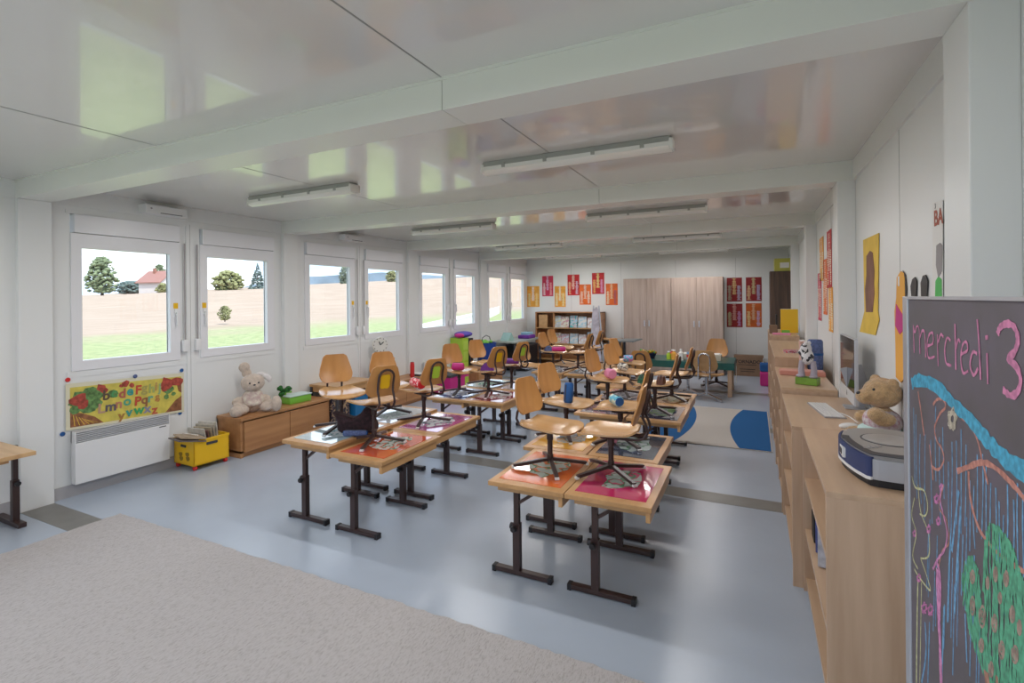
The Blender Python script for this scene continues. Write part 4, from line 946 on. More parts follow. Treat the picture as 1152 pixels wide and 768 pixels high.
BP = [(593, 322, 607, 345, 'yellow', 'lowest-left pale orange word poster in the far window corner', [(.85, .6, .3), (.7, .6, .6), (.85, .5, .2)]),
 (610, 310.5, 622.5, 333, 'pinkred', 'pink-red word poster, first of the upper row from the windows', [(.75, .5, .5), (.6, .4, .6), (.8, .3, .3)]),
 (624, 322, 636.5, 345, 'yellow', 'yellow-orange word poster between two red posters, left of the orange ones', [(.9, .7, .4), (.8, .7, .5), (.85, .6, .3)]),
 (638.5, 309, 652, 332, 'red', 'red word poster, middle of the upper row above the book display', [(.8, .4, .2), (.8, .5, .4), (.5, .4, .5)]),
 (652, 320, 665, 342.5, 'orange', 'orange word poster under and between two red ones above the book display', [(.85, .5, .4), (.6, .5, .4), (.85, .6, .5)]),
 (666, 307, 680, 330.5, 'red', 'red word poster, last of the upper row towards the cabinets', [(.8, .4, .1), (.7, .6, .2), (.6, .3, .5)]),
 (681.5, 319, 695, 343, 'orange', 'orange word poster right beside the tall cabinets', [(.8, .6, .4), (.8, .5, .3), (.3, .05, .1)]),
 (817.5, 312.5, 835, 339, 'dark', 'dark red word poster, upper left of the four beside the dark wardrobe', [(.35, .33, .22), (.55, .4, .15), (.35, .36, .5)]),
 (839, 312, 857, 338.5, 'dark', 'dark red word poster, upper right of the four beside the dark wardrobe', [(.6, .4, .2), (.45, .42, .2), (.35, .36, .55)]),
 (817.5, 341.5, 835.5, 368, 'dark', 'dark red word poster, lower left of the four beside the dark wardrobe', [(.4, .4, .2), (.5, .25, .2), (.4, .2, .4)]),
 (839, 341, 857, 368, 'rust', 'rust orange word poster, lower right of the four beside the dark wardrobe', [(.6, .5, .2), (.5, .35, .2), (.4, .35, .55)])]
for i, (a, b, c, d, cn, lb, light) in enumerate(BP):
    p, q = ony(a, b, YB), ony(c, d, YB)
    word_poster(lb, Tback((p.x+q.x)/2, (p.z+q.z)/2), q.x-p.x, p.z-q.z, POSTC[cn], light, 100+i, 'word posters on the back wall')
def Tright(y, z): return Matrix(((0, 0, -1, XR-.002), (-1, 0, 0, y), (0, 1, 0, z), (0, 0, 0, 1)))
RP = [(6.42, 1.62, .30, .52, 'pinkred', 'lowest pink-red word poster on the right wall above the denim bag'), (6.22, 2.02, .34, .46, 'yellow', 'yellow-orange word poster high on the right wall by the post'), (5.95, 1.72, .30, .56, 'orange', 'orange word poster below the others on the right wall'), (5.62, 1.98, .32, .55, 'red', 'red word poster highest on the right wall'), (5.55, 1.50, .28, .42, 'yellow', 'pale yellow word poster lowest on the right wall beside the red one')]
for i, (y, z, w, h, cn, lb) in enumerate(RP): word_poster(lb, Tright(y, z), w, h, POSTC[cn], [(.85, .6, .4), (.8, .5, .4), (.85, .7, .5)], 200+i, 'word posters on the right wall')
o = wallpoly('teal_poster', 'white poster with teal figure on the right wall beyond the post', 'poster', XR-.002, [(7.2, 2.15), (7.75, 2.15), (7.75, 1.45), (7.2, 1.38)], .002, 'paper')
c = wallpoly('teal_figure', None, None, XR-.004, [(7.35, 1.95), (7.6, 2.0), (7.62, 1.65), (7.3, 1.62)], .002, 'teal'); c.parent = o

# ------------------------------------------------------------------ blackboard
BX = .32
bd = empty('blackboard', 'dark slate blackboard with aluminium frame reading mercredi 3 in pink chalk', 'blackboard', (0, 0, 0))
YE = onx(1023, 400, BX).y; YS = onx(1018, 400, BX).y; ZT = 1.622; Z0b = .42; YN = .42
mb = MB(); mb.box(BX, BX+.018, YN, YE, Z0b, ZT); mb.build('slate', 'slate', bd)
mb = MB(); mb.box(BX-.004, BX+.022, YE, YS, Z0b-.02, ZT+.006, bev=.002); mb.box(BX-.004, BX+.022, YN-.02, YN, Z0b-.02, ZT+.006); mb.box(BX-.004, BX+.022, YN, YE, ZT, ZT+.006); mb.box(BX-.004, BX+.022, YN, YE, Z0b-.02, Z0b)
mb.build('frame', 'alu', bd)
for y in (YN+.1, YE-.08):
    mb = MB(); mb.box(BX+.024, BX+.054, y-.015, y+.015, .0, 1.5); mb.box(BX-.12, BX+.20, y-.015, y+.015, 0, .03); mb.build('stand_leg', 'dark', bd)
rb = random.Random(11)
def chalk(name, strokes, col, w, jitter=.0, layer=0, rough=True):
    """strokes: lists of pixel points measured on the board plane; ribbons .4 mm thick lying on the slate"""
    mb = MB(); si = 0
    for s_ in strokes:
        si += 1; ww = w
        if isinstance(s_, tuple): s_, ww = s_
        P = [onx(a, b, BX) for a, b in s_]
        if len(P) > 2:
            Q = []
            for i in range(len(P)-1):
                p0 = P[max(i-1, 0)]; p1 = P[i]; p2 = P[i+1]; p3 = P[min(i+2, len(P)-1)]
                for j in range(5):
                    t = j/5; Q.append(.5*((2*p1)+(-p0+p2)*t+(2*p0-5*p1+4*p2-p3)*t*t+(-p0+3*p1-3*p2+p3)*t**3))
            Q.append(P[-1]); P = Q
        L = []; R = []
        for i, p in enumerate(P):
            a = P[max(i-1, 0)]; b = P[min(i+1, len(P)-1)]; t = (b-a)
            if t.length < 1e-7: continue
            t.normalize(); n = Vector((0, -t.z, t.y)); k = ww/2*rb.uniform(.7, 1.15)
            L.append((p.y+n.y*k, p.z+n.z*k)); R.append((p.y-n.y*k, p.z-n.z*k))
        x = BX-.0003-.00016*layer-.0000015*si
        for i in range(len(L)-1):
            x -= .0000006
            vs = [mb.bm.verts.new((x, *q)) for q in (L[i], L[i+1], R[i+1], R[i])]
            mb.bm.faces.new(vs)
    m = mat('chalk_'+name, col, .95, spec=.1, col2=tuple(c*.62+.02 for c in col), vscale=90)
    return mb.build(name, m, bd)
Wt = .0056
PK = (.70, .27, .45)
chalk('chalk_word', [
 [(1029, 397), (1028.5, 382), (1028, 366), (1029.5, 374), (1032, 367), (1034.5, 371), (1035.5, 398)], [(1035.5, 380), (1038, 372), (1041, 376), (1042, 402)],
 [(1043, 389), (1050, 386), (1050, 375), (1046, 376), (1043.5, 388), (1045, 402), (1052, 401)],
 [(1055, 376), (1056, 412)], [(1056, 385), (1059, 376), (1062, 379)],
 [(1070, 383), (1066, 380), (1063.5, 392), (1065, 408), (1071, 411)],
 [(1075, 364), (1076, 416)], [(1076, 392), (1078.5, 382), (1081, 385)],
 [(1082, 398), (1089, 394), (1088, 385), (1084, 387), (1081.5, 402), (1084, 419), (1090, 417)],
 [(1100, 398), (1095, 396), (1092, 410), (1096, 422), (1101, 414)], [(1100, 359), (1102, 385), (1104, 427)],
 [(1111, 397), (1112, 432)], ([(1110.6, 377), (1111, 382)], .010)], PK, Wt, layer=3)
chalk('chalk_number', [([(1123, 376), (1126, 368), (1134, 364), (1142, 368), (1146, 382), (1142, 396), (1135, 404), (1144, 412), (1149, 426), (1146, 440), (1138, 445), (1129, 438)], .0115)], PK, .014, layer=3)
chalk('blue_arch', [([(1026, 432), (1032, 427), (1046, 430), (1060, 440), (1074, 455), (1090, 470), (1105, 488), (1120, 505), (1136, 520), (1156, 532)], .028), ([(1026, 431), (1040, 431), (1056, 437)], .018)], (.10, .42, .62), .03, layer=2)
rain = []
for i in range(26):
    x = 1027+i*4.9+rb.uniform(-1.5, 1.5); top = interp(x, [(1026, 436), (1046, 442), (1075, 468), (1105, 500), (1152, 545)]); y0 = top+rb.uniform(4, 60); rain.append([(x, y0), (x+rb.uniform(-1, 1), y0+40), (x+rb.uniform(-1.5, 2), y0+rb.uniform(70, 120))])
for i in range(16):
    x = 1042+i*4+rb.uniform(-2, 2); y0 = rb.uniform(580, 690); rain.append([(x+2, y0), (x, y0+rb.uniform(60, 110))])
rain += [([(1079, 552), (1076, 575), (1071, 620)], .008), ([(1081, 570), (1078, 620), (1074, 690)], .009), ([(1070, 600), (1068, 640), (1066, 700)], .007), ([(1041, 700), (1042, 735), (1037, 768)], .008), ([(1046, 700), (1044, 768)], .006), ([(1063, 680), (1062, 730)], .006), ([(1086, 690), (1088, 745)], .006)]
chalk('rain_strokes', rain, (.19, .40, .64), .0040, layer=0)
rd = [[(1050, 455), (1055, 449), (1062, 450), (1064, 458), (1058, 465), (1052, 480), (1054, 495), (1060, 505), (1062, 518), (1056, 528), (1049, 525)],
      [(1082, 470), (1092, 478), (1100, 495), (1106, 520), (1112, 545)], ([(1077, 530), (1090, 525), (1105, 520), (1120, 526), (1140, 545), (1156, 565)], .010), ([(1090, 530), (1092, 560), (1100, 590), (1112, 610), (1130, 628), (1156, 645)], .008), ([(1056, 640), (1060, 620), (1068, 610), (1065, 585), (1057, 570), (1062, 545)], .004),
      [(1033, 440), (1036, 460), (1040, 490)], [(1046, 500), (1050, 540)]]
for q_ in rd: chalk('red_line', [q_], (.58, .27, .22), .006, layer=1)
chalk('pink_column', [([(1055, 640), (1056, 680), (1058, 730), (1060, 790)], .018), ([(1054, 632), (1058, 650), (1057, 700)], .012), [(1050, 640), (1056, 628), (1063, 618), (1066, 600), (1062, 580), (1058, 560), (1061, 545)]], (.66, .28, .50), .006, layer=2)
star = []
for (cx_, cy_, r_) in ((1054, 561, 6), (1056, 586, 5), (1059, 548, 4), (1045, 595, 5), (1040, 684, 7), (1047, 686, 7), (1034, 650, 5), (1029, 600, 4)):
    star.append([(cx_+r_*.5*math.cos(i*2.4), cy_+r_*math.sin(i*2.4)) for i in range(7)])
for q_ in star: chalk('chalk_star', [q_], (.60, .22, .44), .0035, layer=1)
yl = [[(1026, 535), (1030, 548), (1040, 552), (1044, 570), (1041, 580), (1035, 578)], [(1033, 545), (1036, 575), (1045, 600), (1045, 625), (1036, 628)], [(1029, 560), (1026, 580), (1031, 600), (1027, 625), (1033, 640)], [(1036, 628), (1042, 645), (1047, 664), (1035, 650), (1029, 640)], ([(1033, 652), (1032, 700), (1031, 790)], .008), [(1037, 655), (1035, 770)]]
for q_ in yl: chalk('yellow_curl', [q_], (.60, .60, .34), .0045, layer=1)
chalk('cream_sun', [[(1072+5.5*math.cos(i*1.7)*(.4+.6*(i % 3)/2), 471+13*math.sin(i*1.7)*(.4+.6*(i % 3)/2)) for i in range(26)]], (.58, .52, .42), .004, layer=3)
# green bush: outline filled with chalk hatching
lob1 = [(1090, 625), (1086, 632), (1083, 650), (1085, 680), (1092, 715), (1102, 745), (1112, 775), (1122, 775), (1112, 720), (1106, 680), (1100, 640), (1095, 625)]
lob2 = [(1113, 587), (1109, 600), (1106, 640), (1108, 690), (1116, 740), (1124, 790), (1160, 790), (1160, 680), (1148, 640), (1138, 610), (1125, 592)]
def fill(poly, step, out):
    ys = [p[1] for p in poly]; y = min(ys)
    xs0 = min(p[0] for p in poly); xs1 = max(p[0] for p in poly); x = xs0+1
    while x < xs1:
        hit = []
        for (a, b), (c, d) in zip(poly, poly[1:]+poly[:1]):
            if (a-x)*(c-x) < 0: hit.append(b+(d-b)*(x-a)/(c-a))
        hit.sort()
        for i in range(0, len(hit)-1, 2):
            y0, y1 = hit[i], hit[i+1]; n = max(2, int((y1-y0)/14)); out.append([(x+rb.uniform(-1.2, 1.2), y0+(y1-y0)*k/n) for k in range(n+1)])
        x += step
g = []; fill(lob1, 1.3, g); fill(lob2, 1.5, g)
chalk('green_bush', g, (.13, .43, .27), .0056, layer=2)
fl = []
for (cx_, cy_, rx, ry) in ((1095, 648, 3, 9), (1095, 680, 3, 13), (1106, 692, 4, 15), (1120, 700, 3.5, 12), (1133, 650, 3, 10), (1140, 690, 3, 11), (1121, 645, 2.5, 10), (1112, 655, 2, 8), (1128, 730, 3.5, 12), (1143, 735, 4, 12), (1105, 725, 3, 9), (1116, 752, 3, 10), (1126, 672, 2, 7), (1148, 705, 2.5, 10)):
    fl.append([(cx_+rx*math.cos(i*.9)*(i/18), cy_+ry*math.sin(i*.9)*(i/18)) for i in range(19)])
for q_ in fl: chalk('chalk_flower', [q_], (.40, .30, .25), .0042, layer=4)
chalk('tree_trunk', [([(1110, 755), (1114, 790)], .02), ([(1122, 760), (1124, 790)], .012)], (.45, .24, .18), .014, layer=3)

# ------------------------------------------------------------------ back of the room
o = empty('tall_cabinet', 'wide grey-oak cabinet with two doors, left half of the tall back wall units', 'cabinet', (-2.105, 11.33, 0), 0, 'tall grey-oak cabinets')
def cabinet(o):
    mb = MB(); w = .51; mb.box(-w, w, -.22, .235, 0, 2.045, bev=.002); mb.build('body', 'greyoak', o)
    for s_ in (-1, 1):
        mb = MB(); mb.box(min(.002*s_, s_*(w-.002)), max(.002*s_, s_*(w-.002)), -.24, -.221, .06, 2.04, bev=.002); d = mb.build('door', 'greyoak', o)
        mb = MB(); mb.box(s_*.05-.012, s_*.05+.012, -.262, -.252, .95+.05, 1.08+.05, bev=.003); mb.box(s_*.05-.005, s_*.05+.005, -.254, -.24, 1.01, 1.02); mb.box(s_*.05-.005, s_*.05+.005, -.254, -.24, 1.10, 1.11); mb.build('handle', 'alu', d)
cabinet(o)
dup(o, 'wide grey-oak cabinet with two doors, right half of the tall back wall units', (-1.08, 11.33, 0))
# dark wardrobe and yellow box
o = empty('wardrobe', 'dark walnut wardrobe in the far right corner', 'wardrobe', (.47, 10.85, 0))
mb = MB(); mb.box(-.19, .18, -.25, .3, 0, 2.10, bev=.002); mb.build('body', 'walnut', o); mb = MB(); mb.box(-.185, .175, -.27, -.252, .06, 2.09, bev=.002); mb.build('door', 'walnut', o)
o = empty('carton', 'pale yellow carton on top of the dark wardrobe', 'box', (.48, 10.85, 2.101))
mb = MB(); mb.box(-.12, .14, -.2, .2, 0, .24, bev=.003); mb.build('body', mat('pale_yellow', (.55, .52, .10), .6), o); mb = MB(); mb.box(-.03, .12, -.203, -.2, .06, .16); mb.build('print', 'paper', o)
# cardboard box with print
o = empty('cardboard_box', 'flat brown cardboard box printed in black standing at the back wall', 'box', (-.08, 11.38, 0))
mb = MB(); mb.box(-.30, .25, -.1, .1, 0, .42, bev=.003); mb.build('body', 'card', o)
mb = MB(); Tb = Matrix(((1, 0, 0, 0), (0, 0, -1, -.1005), (0, 1, 0, 0), (0, 0, 0, 1)))
mb.text('TORNADO', .095, Matrix.Translation((-.04, 0, .29)) @ Tb, .0005, .002)
for i, w_ in enumerate((.20, .0, .17, .15)):
    if w_: mb.box(-.04-w_*.9, -.04+w_*.8, -.102, -.1, .225-.045*i, .237-.045*i)
mb.build('printing', 'black', o)
o = empty('carrier_bag', 'magenta and blue carrier bag on the floor beside the farthest shelf unit', 'bag', (.19, 10.2, 0))
mb = MB(); mb.box(-.10, .10, -.08, .08, 0, .26, bev=.03); mb.build('body', 'magenta', o); mb = MB(); mb.box(-.10, .10, -.07, .07, .26, .42, bev=.03); mb.build('top', 'blue', o); mb = MB(); mb.tube([(-.05, 0, .41), (-.04, 0, .50), (.04, 0, .50), (.05, 0, .41)], .006, 6); mb.build('handle', 'white', o)
# green table
o = empty('work_table', 'long table covered with dark green cloth on thick beech legs', 'table', (-1.18, 9.2, 0))
TZ = .55
mb = MB(); mb.box(-.88, .88, -.42, .42, TZ-.03, TZ-.003, bev=.002); mb.build('tabletop', 'oak', o)
mb = MB(); mb.box(-.89, .89, -.425, .425, TZ-.003, TZ+.002); mb.box(-.89, .89, -.428, -.424, TZ-.11, TZ+.002); mb.box(.886, .890, -.425, .425, TZ-.20, TZ+.002); mb.build('cloth', 'greencloth', o)
for sx in (-.82, .82):
    for sy in (-.37, .37): mb = MB(); mb.box(sx-.033, sx+.033, sy-.033, sy+.033, 0, TZ-.03, bev=.003); mb.build('leg', 'beech', o)
mb = MB(); mb.prism([(0, 0), (.02, -.26), (-.06, -.27), (-.08, -.02)], -.002, .002, T=Tr(-.265, 8.9, .50, PI/2, PI/2)); ob = mb.build('cloth_napkin', 'paper', label='white cloth hanging from the right end of the green table', category='cloth')
ZT2 = TZ+.0025
o = empty('basket', 'low dark basket heaped with yellow and red toys on the green table', 'basket', (-1.72, 9.05, ZT2))
mb = MB(); mb.lathe([(.13, 0), (.17, .10), (.165, .10), (.12, .01)], seg=18); mb.build('body', mat('navy_basket', (.01, .012, .06), .6), o)
mb = MB(); rnd = random.Random(9)
for i in range(12): mb.ell((rnd.uniform(-.13, .17), rnd.uniform(-.09, .09), .10+rnd.uniform(0, .04)), rnd.uniform(.02, .035), sub=2)
ob = mb.build('toy_pile', art_mat('toy_colours', [(.6, .42, .02), (.6, .42, .02), (.3, .05, .03), (.1, .3, .05)], 15), label='yellow and red toys heaped in the dark basket', category='toys', kind='stuff', smooth='full'); ob.location = (-1.70, 9.05, ZT2)
for i, (x, y, r, h, m, lb) in enumerate([(-1.34, 9.0, .04, .12, 'lime', 'lime paint pot on the green table'), (-1.25, 8.98, .045, .15, 'opaper', 'orange paint bottle on the green table'), (-1.13, 8.95, .04, .17, 'paper', 'white glue bottle on the green table'), (-1.30, 9.2, .05, .13, 'redp', 'red paint pot behind the orange bottle')]):
    o = empty('paint_bottle', lb, 'bottle', (x, y, ZT2), 0, 'paint pots on the green table'); mb = MB(); mb.lathe([(r, 0), (r, h*.75), (r*.5, h*.85), (r*.5, h)], seg=12); mb.build('body', m, o, smooth=True); mb = MB(); mb.lathe([(r*.55, h), (r*.5, h+.02)], seg=12); mb.build('cap', 'white', o)
mb = MB(); mb.box(-.35, .28, -.12, .12, 0, .10, bev=.004); ob = mb.build('paper_tray', mat('cream_tray', (.62, .56, .46), .6), label='cream paper tray on the right part of the green table', category='tray'); ob.location = (-.78, 9.15, ZT2)
mb = MB(); mb.box(-.32, .25, -.1, .1, .10, .108); mb.build('sheet_stack', 'paper', ob)
o = empty('carton', 'small blue and white carton on the green table behind the chairs', 'box', (-.98, 8.98, ZT2)); mb = MB(); mb.box(-.06, .06, -.03, .03, 0, .14, bev=.002); mb.build('body', mat('sky_carton', (.25, .42, .62), .4), o); mb = MB(); mb.box(-.06, .06, -.031, -.03, .05, .10); mb.build('stripe', 'redp', o)
# adult-size chairs on the floor
def floor_chair(px, Y, deg, metal, label, sc=1.45):
    c = make_chair(metal, 'seat', 'seat', metal) if metal == 'chrome' else dup(chair0, label, (0, 0, 0))
    c['label'] = label; c['category'] = 'chair'; c.location = (xat(px, Y, 430), Y, 0); c.rotation_euler = (0, 0, math.radians(deg)); c.scale = (sc,)*3; c['group'] = 'swivel chairs standing on the floor at the green table'
    return c
floor_chair(795, 8.55, 88, 'chrome', 'beech swivel chair with chrome star base tucked to front of the green table')
floor_chair(774, 8.9, 180, 'chrome', 'beech swivel chair with chrome base, half hidden at front of the green table', 1.3)
floor_chair(806, 9.85, 270, 'brown', 'swivel chair with dark base behind the green table', 1.45)
floor_chair(725, 8.3, 88, 'brown', 'dark-framed swivel chair seen from behind at left half of the green table', 1.35)
floor_chair(686, 8.75, 10, 'brown', 'dark-framed swivel chair standing left of the green table', 1.35)
floor_chair(605, 8.4, 0, 'chrome', 'beech swivel chair with chrome base near the far window corner', 1.5)
# bookshelf display at the back wall
o = empty('book_display', 'cherry-brown book display rack full of pale picture books at back wall', 'bookcase', (-3.96, 11.35, 0))
mb = MB(); mb.box(-.83, -.80, -.18, .2, 0, 1.30); mb.box(.78, .81, -.18, .2, 0, 1.30); mb.box(-.37, -.34, -.18, .2, 0, 1.30); mb.box(-.83, .81, .18, .2, 0, 1.30); mb.box(-.83, .81, -.18, .2, 1.28, 1.305); mb.build('body', 'cherry', o)
for z in (.93, .55, .18): mb = MB(); mb.box(-.8, .78, -.2, .18, z-.02, z); mb.build('shelf_board', 'oak', o)
rnd = random.Random(21)
BKC = [(.55, .62, .66), (.10, .45, .48), (.66, .64, .60), (.40, .48, .58), (.62, .45, .45), (.60, .60, .40), (.35, .55, .65), (.55, .30, .35), (.70, .70, .72)]
BN = ['ice-blue', 'teal', 'ivory', 'steel-blue', 'rose', 'straw', 'sky-blue', 'wine', 'white']
k = 0
for row, z in ((0, .935), (1, .555)):
    for j, x in enumerate((-.28, -.09, .13, .34, .56)):
        ci = (k*2+row) % 9 if not (row == 0 and j == 2) else 1
        w, h = rnd.uniform(.17, .21), rnd.uniform(.22, .30)
        mb = MB(); mb.box(-w/2, w/2, -.008, .008, 0, h); ob = mb.build('picture_book', art_mat('cover_%d' % k, [BKC[ci], BKC[ci], BKC[(ci+3) % 9], BKC[(ci+5) % 9]], 16), label='%s picture book facing out, %s in the %s row of the book display' % (BN[ci], ['first', 'second', 'third', 'fourth', 'fifth'][j], ['upper', 'lower'][row]), category='book', group='picture books in the display')
        ob.location = (-3.96+x, 11.22, z); ob.rotation_euler = (-.15, 0, 0); k += 1
mb = MB(); mb.box(-.12, .1, -.02, .02, 0, .30); ob = mb.build('wooden_tray', 'oak', label='orange-brown wooden board in left compartment of the book display', category='board'); ob.location = (-3.96-.62, 11.2, .935)
# white easel / rolled papers
o = empty('easel', 'tall narrow white easel with papers before the book display', 'easel', (xat(671, 9.6, 380), 9.6, 0), .2)
for s_ in (-1, 1): mb = MB(); mb.bar((s_*.16, 0, 0), (s_*.05, .02, 1.48), .03, .03); mb.build('leg', 'alu', o)
mb = MB(); mb.bar((0, .35, 0), (0, .02, 1.45), .03, .03); mb.build('rear_leg', 'alu', o); mb = MB(); mb.prism([(-.10, .3), (.10, .3), (.04, 1.42), (-.06, 1.42)], -.004, .004, T=Tr(0, -.025, 0, 0, PI/2)); mb.build('paper_sheet', mat('lilac_sheet', (.60, .56, .64), .6, var=.2, vscale=12), o)
# drafting table in front of cabinets
o = empty('drawing_table', 'grey tilted drawing table in front of the tall cabinets', 'table', (xat(700, 9.9, 385), 9.9, 0))
mb = MB(); mb.box(-.20, .30, -.3, .3, -.012, .012, T=Tr(0, 0, .78, 0, 0, -.03)); mb.bar((.26, -.28, .775), (.45, -.28, .84), .03, .02); mb.build('tabletop', mat('slate_grey_top', (.16, .19, .20), .35), o)
for sy in (-.2, .2): mb = MB(); mb.box(-.02, .02, sy-.02, sy+.02, 0, .76); mb.box(-.18, .25, sy-.02, sy+.02, 0, .03); mb.build('leg', 'dark', o)
# toy shelf by drawing table
o = empty('storage_rack', 'low open rack of craft material right of the easel', 'shelf', (-2.885, 11.0, 0))
mb = MB(); mb.box(-.23, -.21, -.2, .2, 0, .72); mb.box(.21, .23, -.2, .2, 0, .72); mb.box(-.23, .23, -.2, .2, .70, .72); mb.box(-.23, .23, .18, .2, 0, .72); mb.build('body', 'oak', o)
for z in (.22, .46): mb = MB(); mb.box(-.21, .21, -.2, .18, z-.01, z+.01); mb.build('shelf_board', 'oak', o)
for i, (x, z, c_) in enumerate([(-.10, .235, 'grey'), (.10, .235, 'blued'), (.10, .475, 'mint'), (-.10, .475, 'plushw')]):
    mb = MB(); mb.box(-.09, .09, -.1, .1, 0, .13, bev=.006); ob = mb.build('craft_box', c_, label='%s craft box in the rack right of the easel' % ['grey', 'denim-blue', 'mint', 'cream'][i], category='box', group='craft boxes in the rack'); ob.location = (o.location.x+x, 10.95, z)

# ------------------------------------------------------------------ ceiling lights and wall boxes
def light_fixture(x0, x1, y, label):
    o = empty('ceiling_light', label, 'ceiling light', ((x0+x1)/2, y, ZC), 0, 'fluorescent ceiling lights'); L = (x1-x0)/2
    mb = MB(); mb.box(-L+.02, L-.02, -.05, .05, -.045, 0, bev=.006); mb.build('housing', 'lampb', o)
    P = [(-.056, -.035), (-.054, -.06), (-.03, -.082), (0, -.088), (.03, -.082), (.054, -.06), (.056, -.035)]
    mb = MB(); T = Matrix(((0, 0, 1, 0), (1, 0, 0, 0), (0, 1, 0, 0), (0, 0, 0, 1)))
    mb.prism(P, -L+.012, L-.012, T=T); mb.build('diffuser', 'lamp', o, smooth=True)
    for s_ in (-1, 1):
        mb = MB(); a_ = s_*L-.02; mb.box(min(s_*L, s_*(L-.03)), max(s_*L, s_*(L-.03)), -.058, .058, -.08, -.01, bev=.018); mb.build('end_cap', 'lamp', o, smooth=True)
    for t in (-.72, -.25, .25, .72):
        for sy in (-1, 1): mb = MB(); mb.box(t*L-.012, t*L+.012, sy*.055-.006, sy*.055+.006, -.055, -.025); mb.build('clip', 'lampb', o)
    return o
for k in range(0, 4):
    y = 1.817+BAY*k+BAY/2+.09
    ordn = ['nearest', 'second', 'third', 'farthest'][k]
    light_fixture(-4.2, -2.93, y, '%s fluorescent ceiling light of the window-side row' % ordn)
    light_fixture(-1.73, -.42, y, '%s fluorescent ceiling light of the right-hand row' % ordn)
for (y, z, lb) in ((2.87, 2.50, 'white vent box high on the wall above the first windows'), (5.38, 2.50, 'white vent box above the second window pair, partly behind the beam')):
    o = empty('vent_box', lb, 'vent', (XL+.015, y, z)); mb = MB(); mb.box(0, .12, -.19, .19, -.035, .045, bev=.004); mb.build('housing', 'white', o); mb = MB(); mb.box(.12, .122, -.06, .14, -.028, -.022); mb.build('slot', 'dark', o); mb = MB(); mb.lathe([(.008, 0), (.008, .003)], T=Tr(.12, -.14, .01, 0, 0, PI/2)); mb.build('led', 'grey', o)
mb = MB(); mb.box(-.008, 0, -.012, .012, -.025, .025, bev=.003); ob = mb.build('wall_clip', 'white', label='small white wall clip on the right wall seam', category='clip'); ob.location = (XR-.001, 3.075, 1.70)

# ------------------------------------------------------------------ outside
def crest(Y): return max(1.6, 3.2+.060*(Y-59)) if Y > 20 else 1.6
def ground_z(X, Y):
    a = -X
    base = -.45
    t = min(max((a-26)/94, 0), 1); t = t*t*(3-2*t)
    c = crest(min(max(Y, 10), 420)); z = base+(c-base)*t
    if a > 120: z -= (a-120)*.012
    return z+.12*noise.noise(Vector((X*.05, Y*.05, 0)))*min(1, a/20)
xs = [-5.3, -6, -8, -11, -15, -20, -26, -33, -41, -50, -60, -71, -83, -96, -108, -120, -135, -160, -200, -300]; xs = [30, 12, 1]+xs
ys = [-60, -30, -12, 0]+[i*6 for i in range(1, 40)]+[260, 300, 360, 430, 520]
mb = MB(); g_ = [[mb.bm.verts.new((x, y, ground_z(x, y) if x < -5.2 else -.45)) for y in ys] for x in xs]
for i in range(len(xs)-1):
    for j in range(len(ys)-1): mb.bm.faces.new((g_[i][j], g_[i+1][j], g_[i+1][j+1], g_[i][j+1]))
def ground_mat():
    m = bpy.data.materials.new('meadow_and_wheat'); m.use_nodes = True; nt = m.node_tree; b = nt.nodes['Principled BSDF']; b.inputs['Roughness'].default_value = .95; b.inputs['Specular IOR Level'].default_value = .1
    N = nt.nodes.new; tc = N('ShaderNodeTexCoord'); sp = N('ShaderNodeSeparateXYZ'); nt.links.new(tc.outputs['Object'], sp.inputs[0])
    n1 = N('ShaderNodeTexNoise'); n1.inputs['Scale'].default_value = .25; n1.inputs['Detail'].default_value = 6; nt.links.new(tc.outputs['Object'], n1.inputs['Vector'])
    ad = N('ShaderNodeMath'); ad.operation = 'MULTIPLY_ADD'; ad.inputs[1].default_value = 14; nt.links.new(n1.outputs['Fac'], ad.inputs[0]); nt.links.new(sp.outputs['X'], ad.inputs[2])
    mr = N('ShaderNodeMapRange'); mr.inputs['From Min'].default_value = -32; mr.inputs['From Max'].default_value = -22; nt.links.new(ad.outputs[0], mr.inputs['Value'])
    gn = N('ShaderNodeTexNoise'); gn.inputs['Scale'].default_value = 2.2; gn.inputs['Detail'].default_value = 8; nt.links.new(tc.outputs['Object'], gn.inputs['Vector'])
    gr = N('ShaderNodeValToRGB'); gr.color_ramp.elements[0].color = (.27, .32, .15, 1); gr.color_ramp.elements[1].color = (.40, .43, .23, 1); gr.color_ramp.elements[0].position = .35; gr.color_ramp.elements[1].position = .65; nt.links.new(gn.outputs['Fac'], gr.inputs['Fac'])
    wn_ = N('ShaderNodeTexNoise'); wn_.inputs['Scale'].default_value = .4; wn_.inputs['Detail'].default_value = 8; mp = N('ShaderNodeMapping'); mp.inputs['Scale'].default_value = (3, .35, 1); nt.links.new(tc.outputs['Object'], mp.inputs['Vector']); nt.links.new(mp.outputs[0], wn_.inputs['Vector'])
    wr = N('ShaderNodeValToRGB'); wr.color_ramp.elements[0].color = (.38, .29, .22, 1); wr.color_ramp.elements[1].color = (.47, .37, .29, 1); wr.color_ramp.elements[0].position = .35; wr.color_ramp.elements[1].position = .65; nt.links.new(wn_.outputs['Fac'], wr.inputs['Fac'])
    mx = N('ShaderNodeMix'); mx.data_type = 'RGBA'; nt.links.new(mr.outputs[0], mx.inputs['Factor']); nt.links.new(wr.outputs[0], mx.inputs['A']); nt.links.new(gr.outputs[0], mx.inputs['B']); nt.links.new(mx.outputs['Result'], b.inputs['Base Color'])
    return m
S('ground', mb, ground_mat(), smooth=True)
leafm = [mat('foliage_%d' % i, c_, .9, var=.45, vscale=1.2, detail=8) for i, c_ in enumerate([(.20, .25, .14), (.27, .28, .13), (.13, .18, .17), (.19, .23, .17)])]
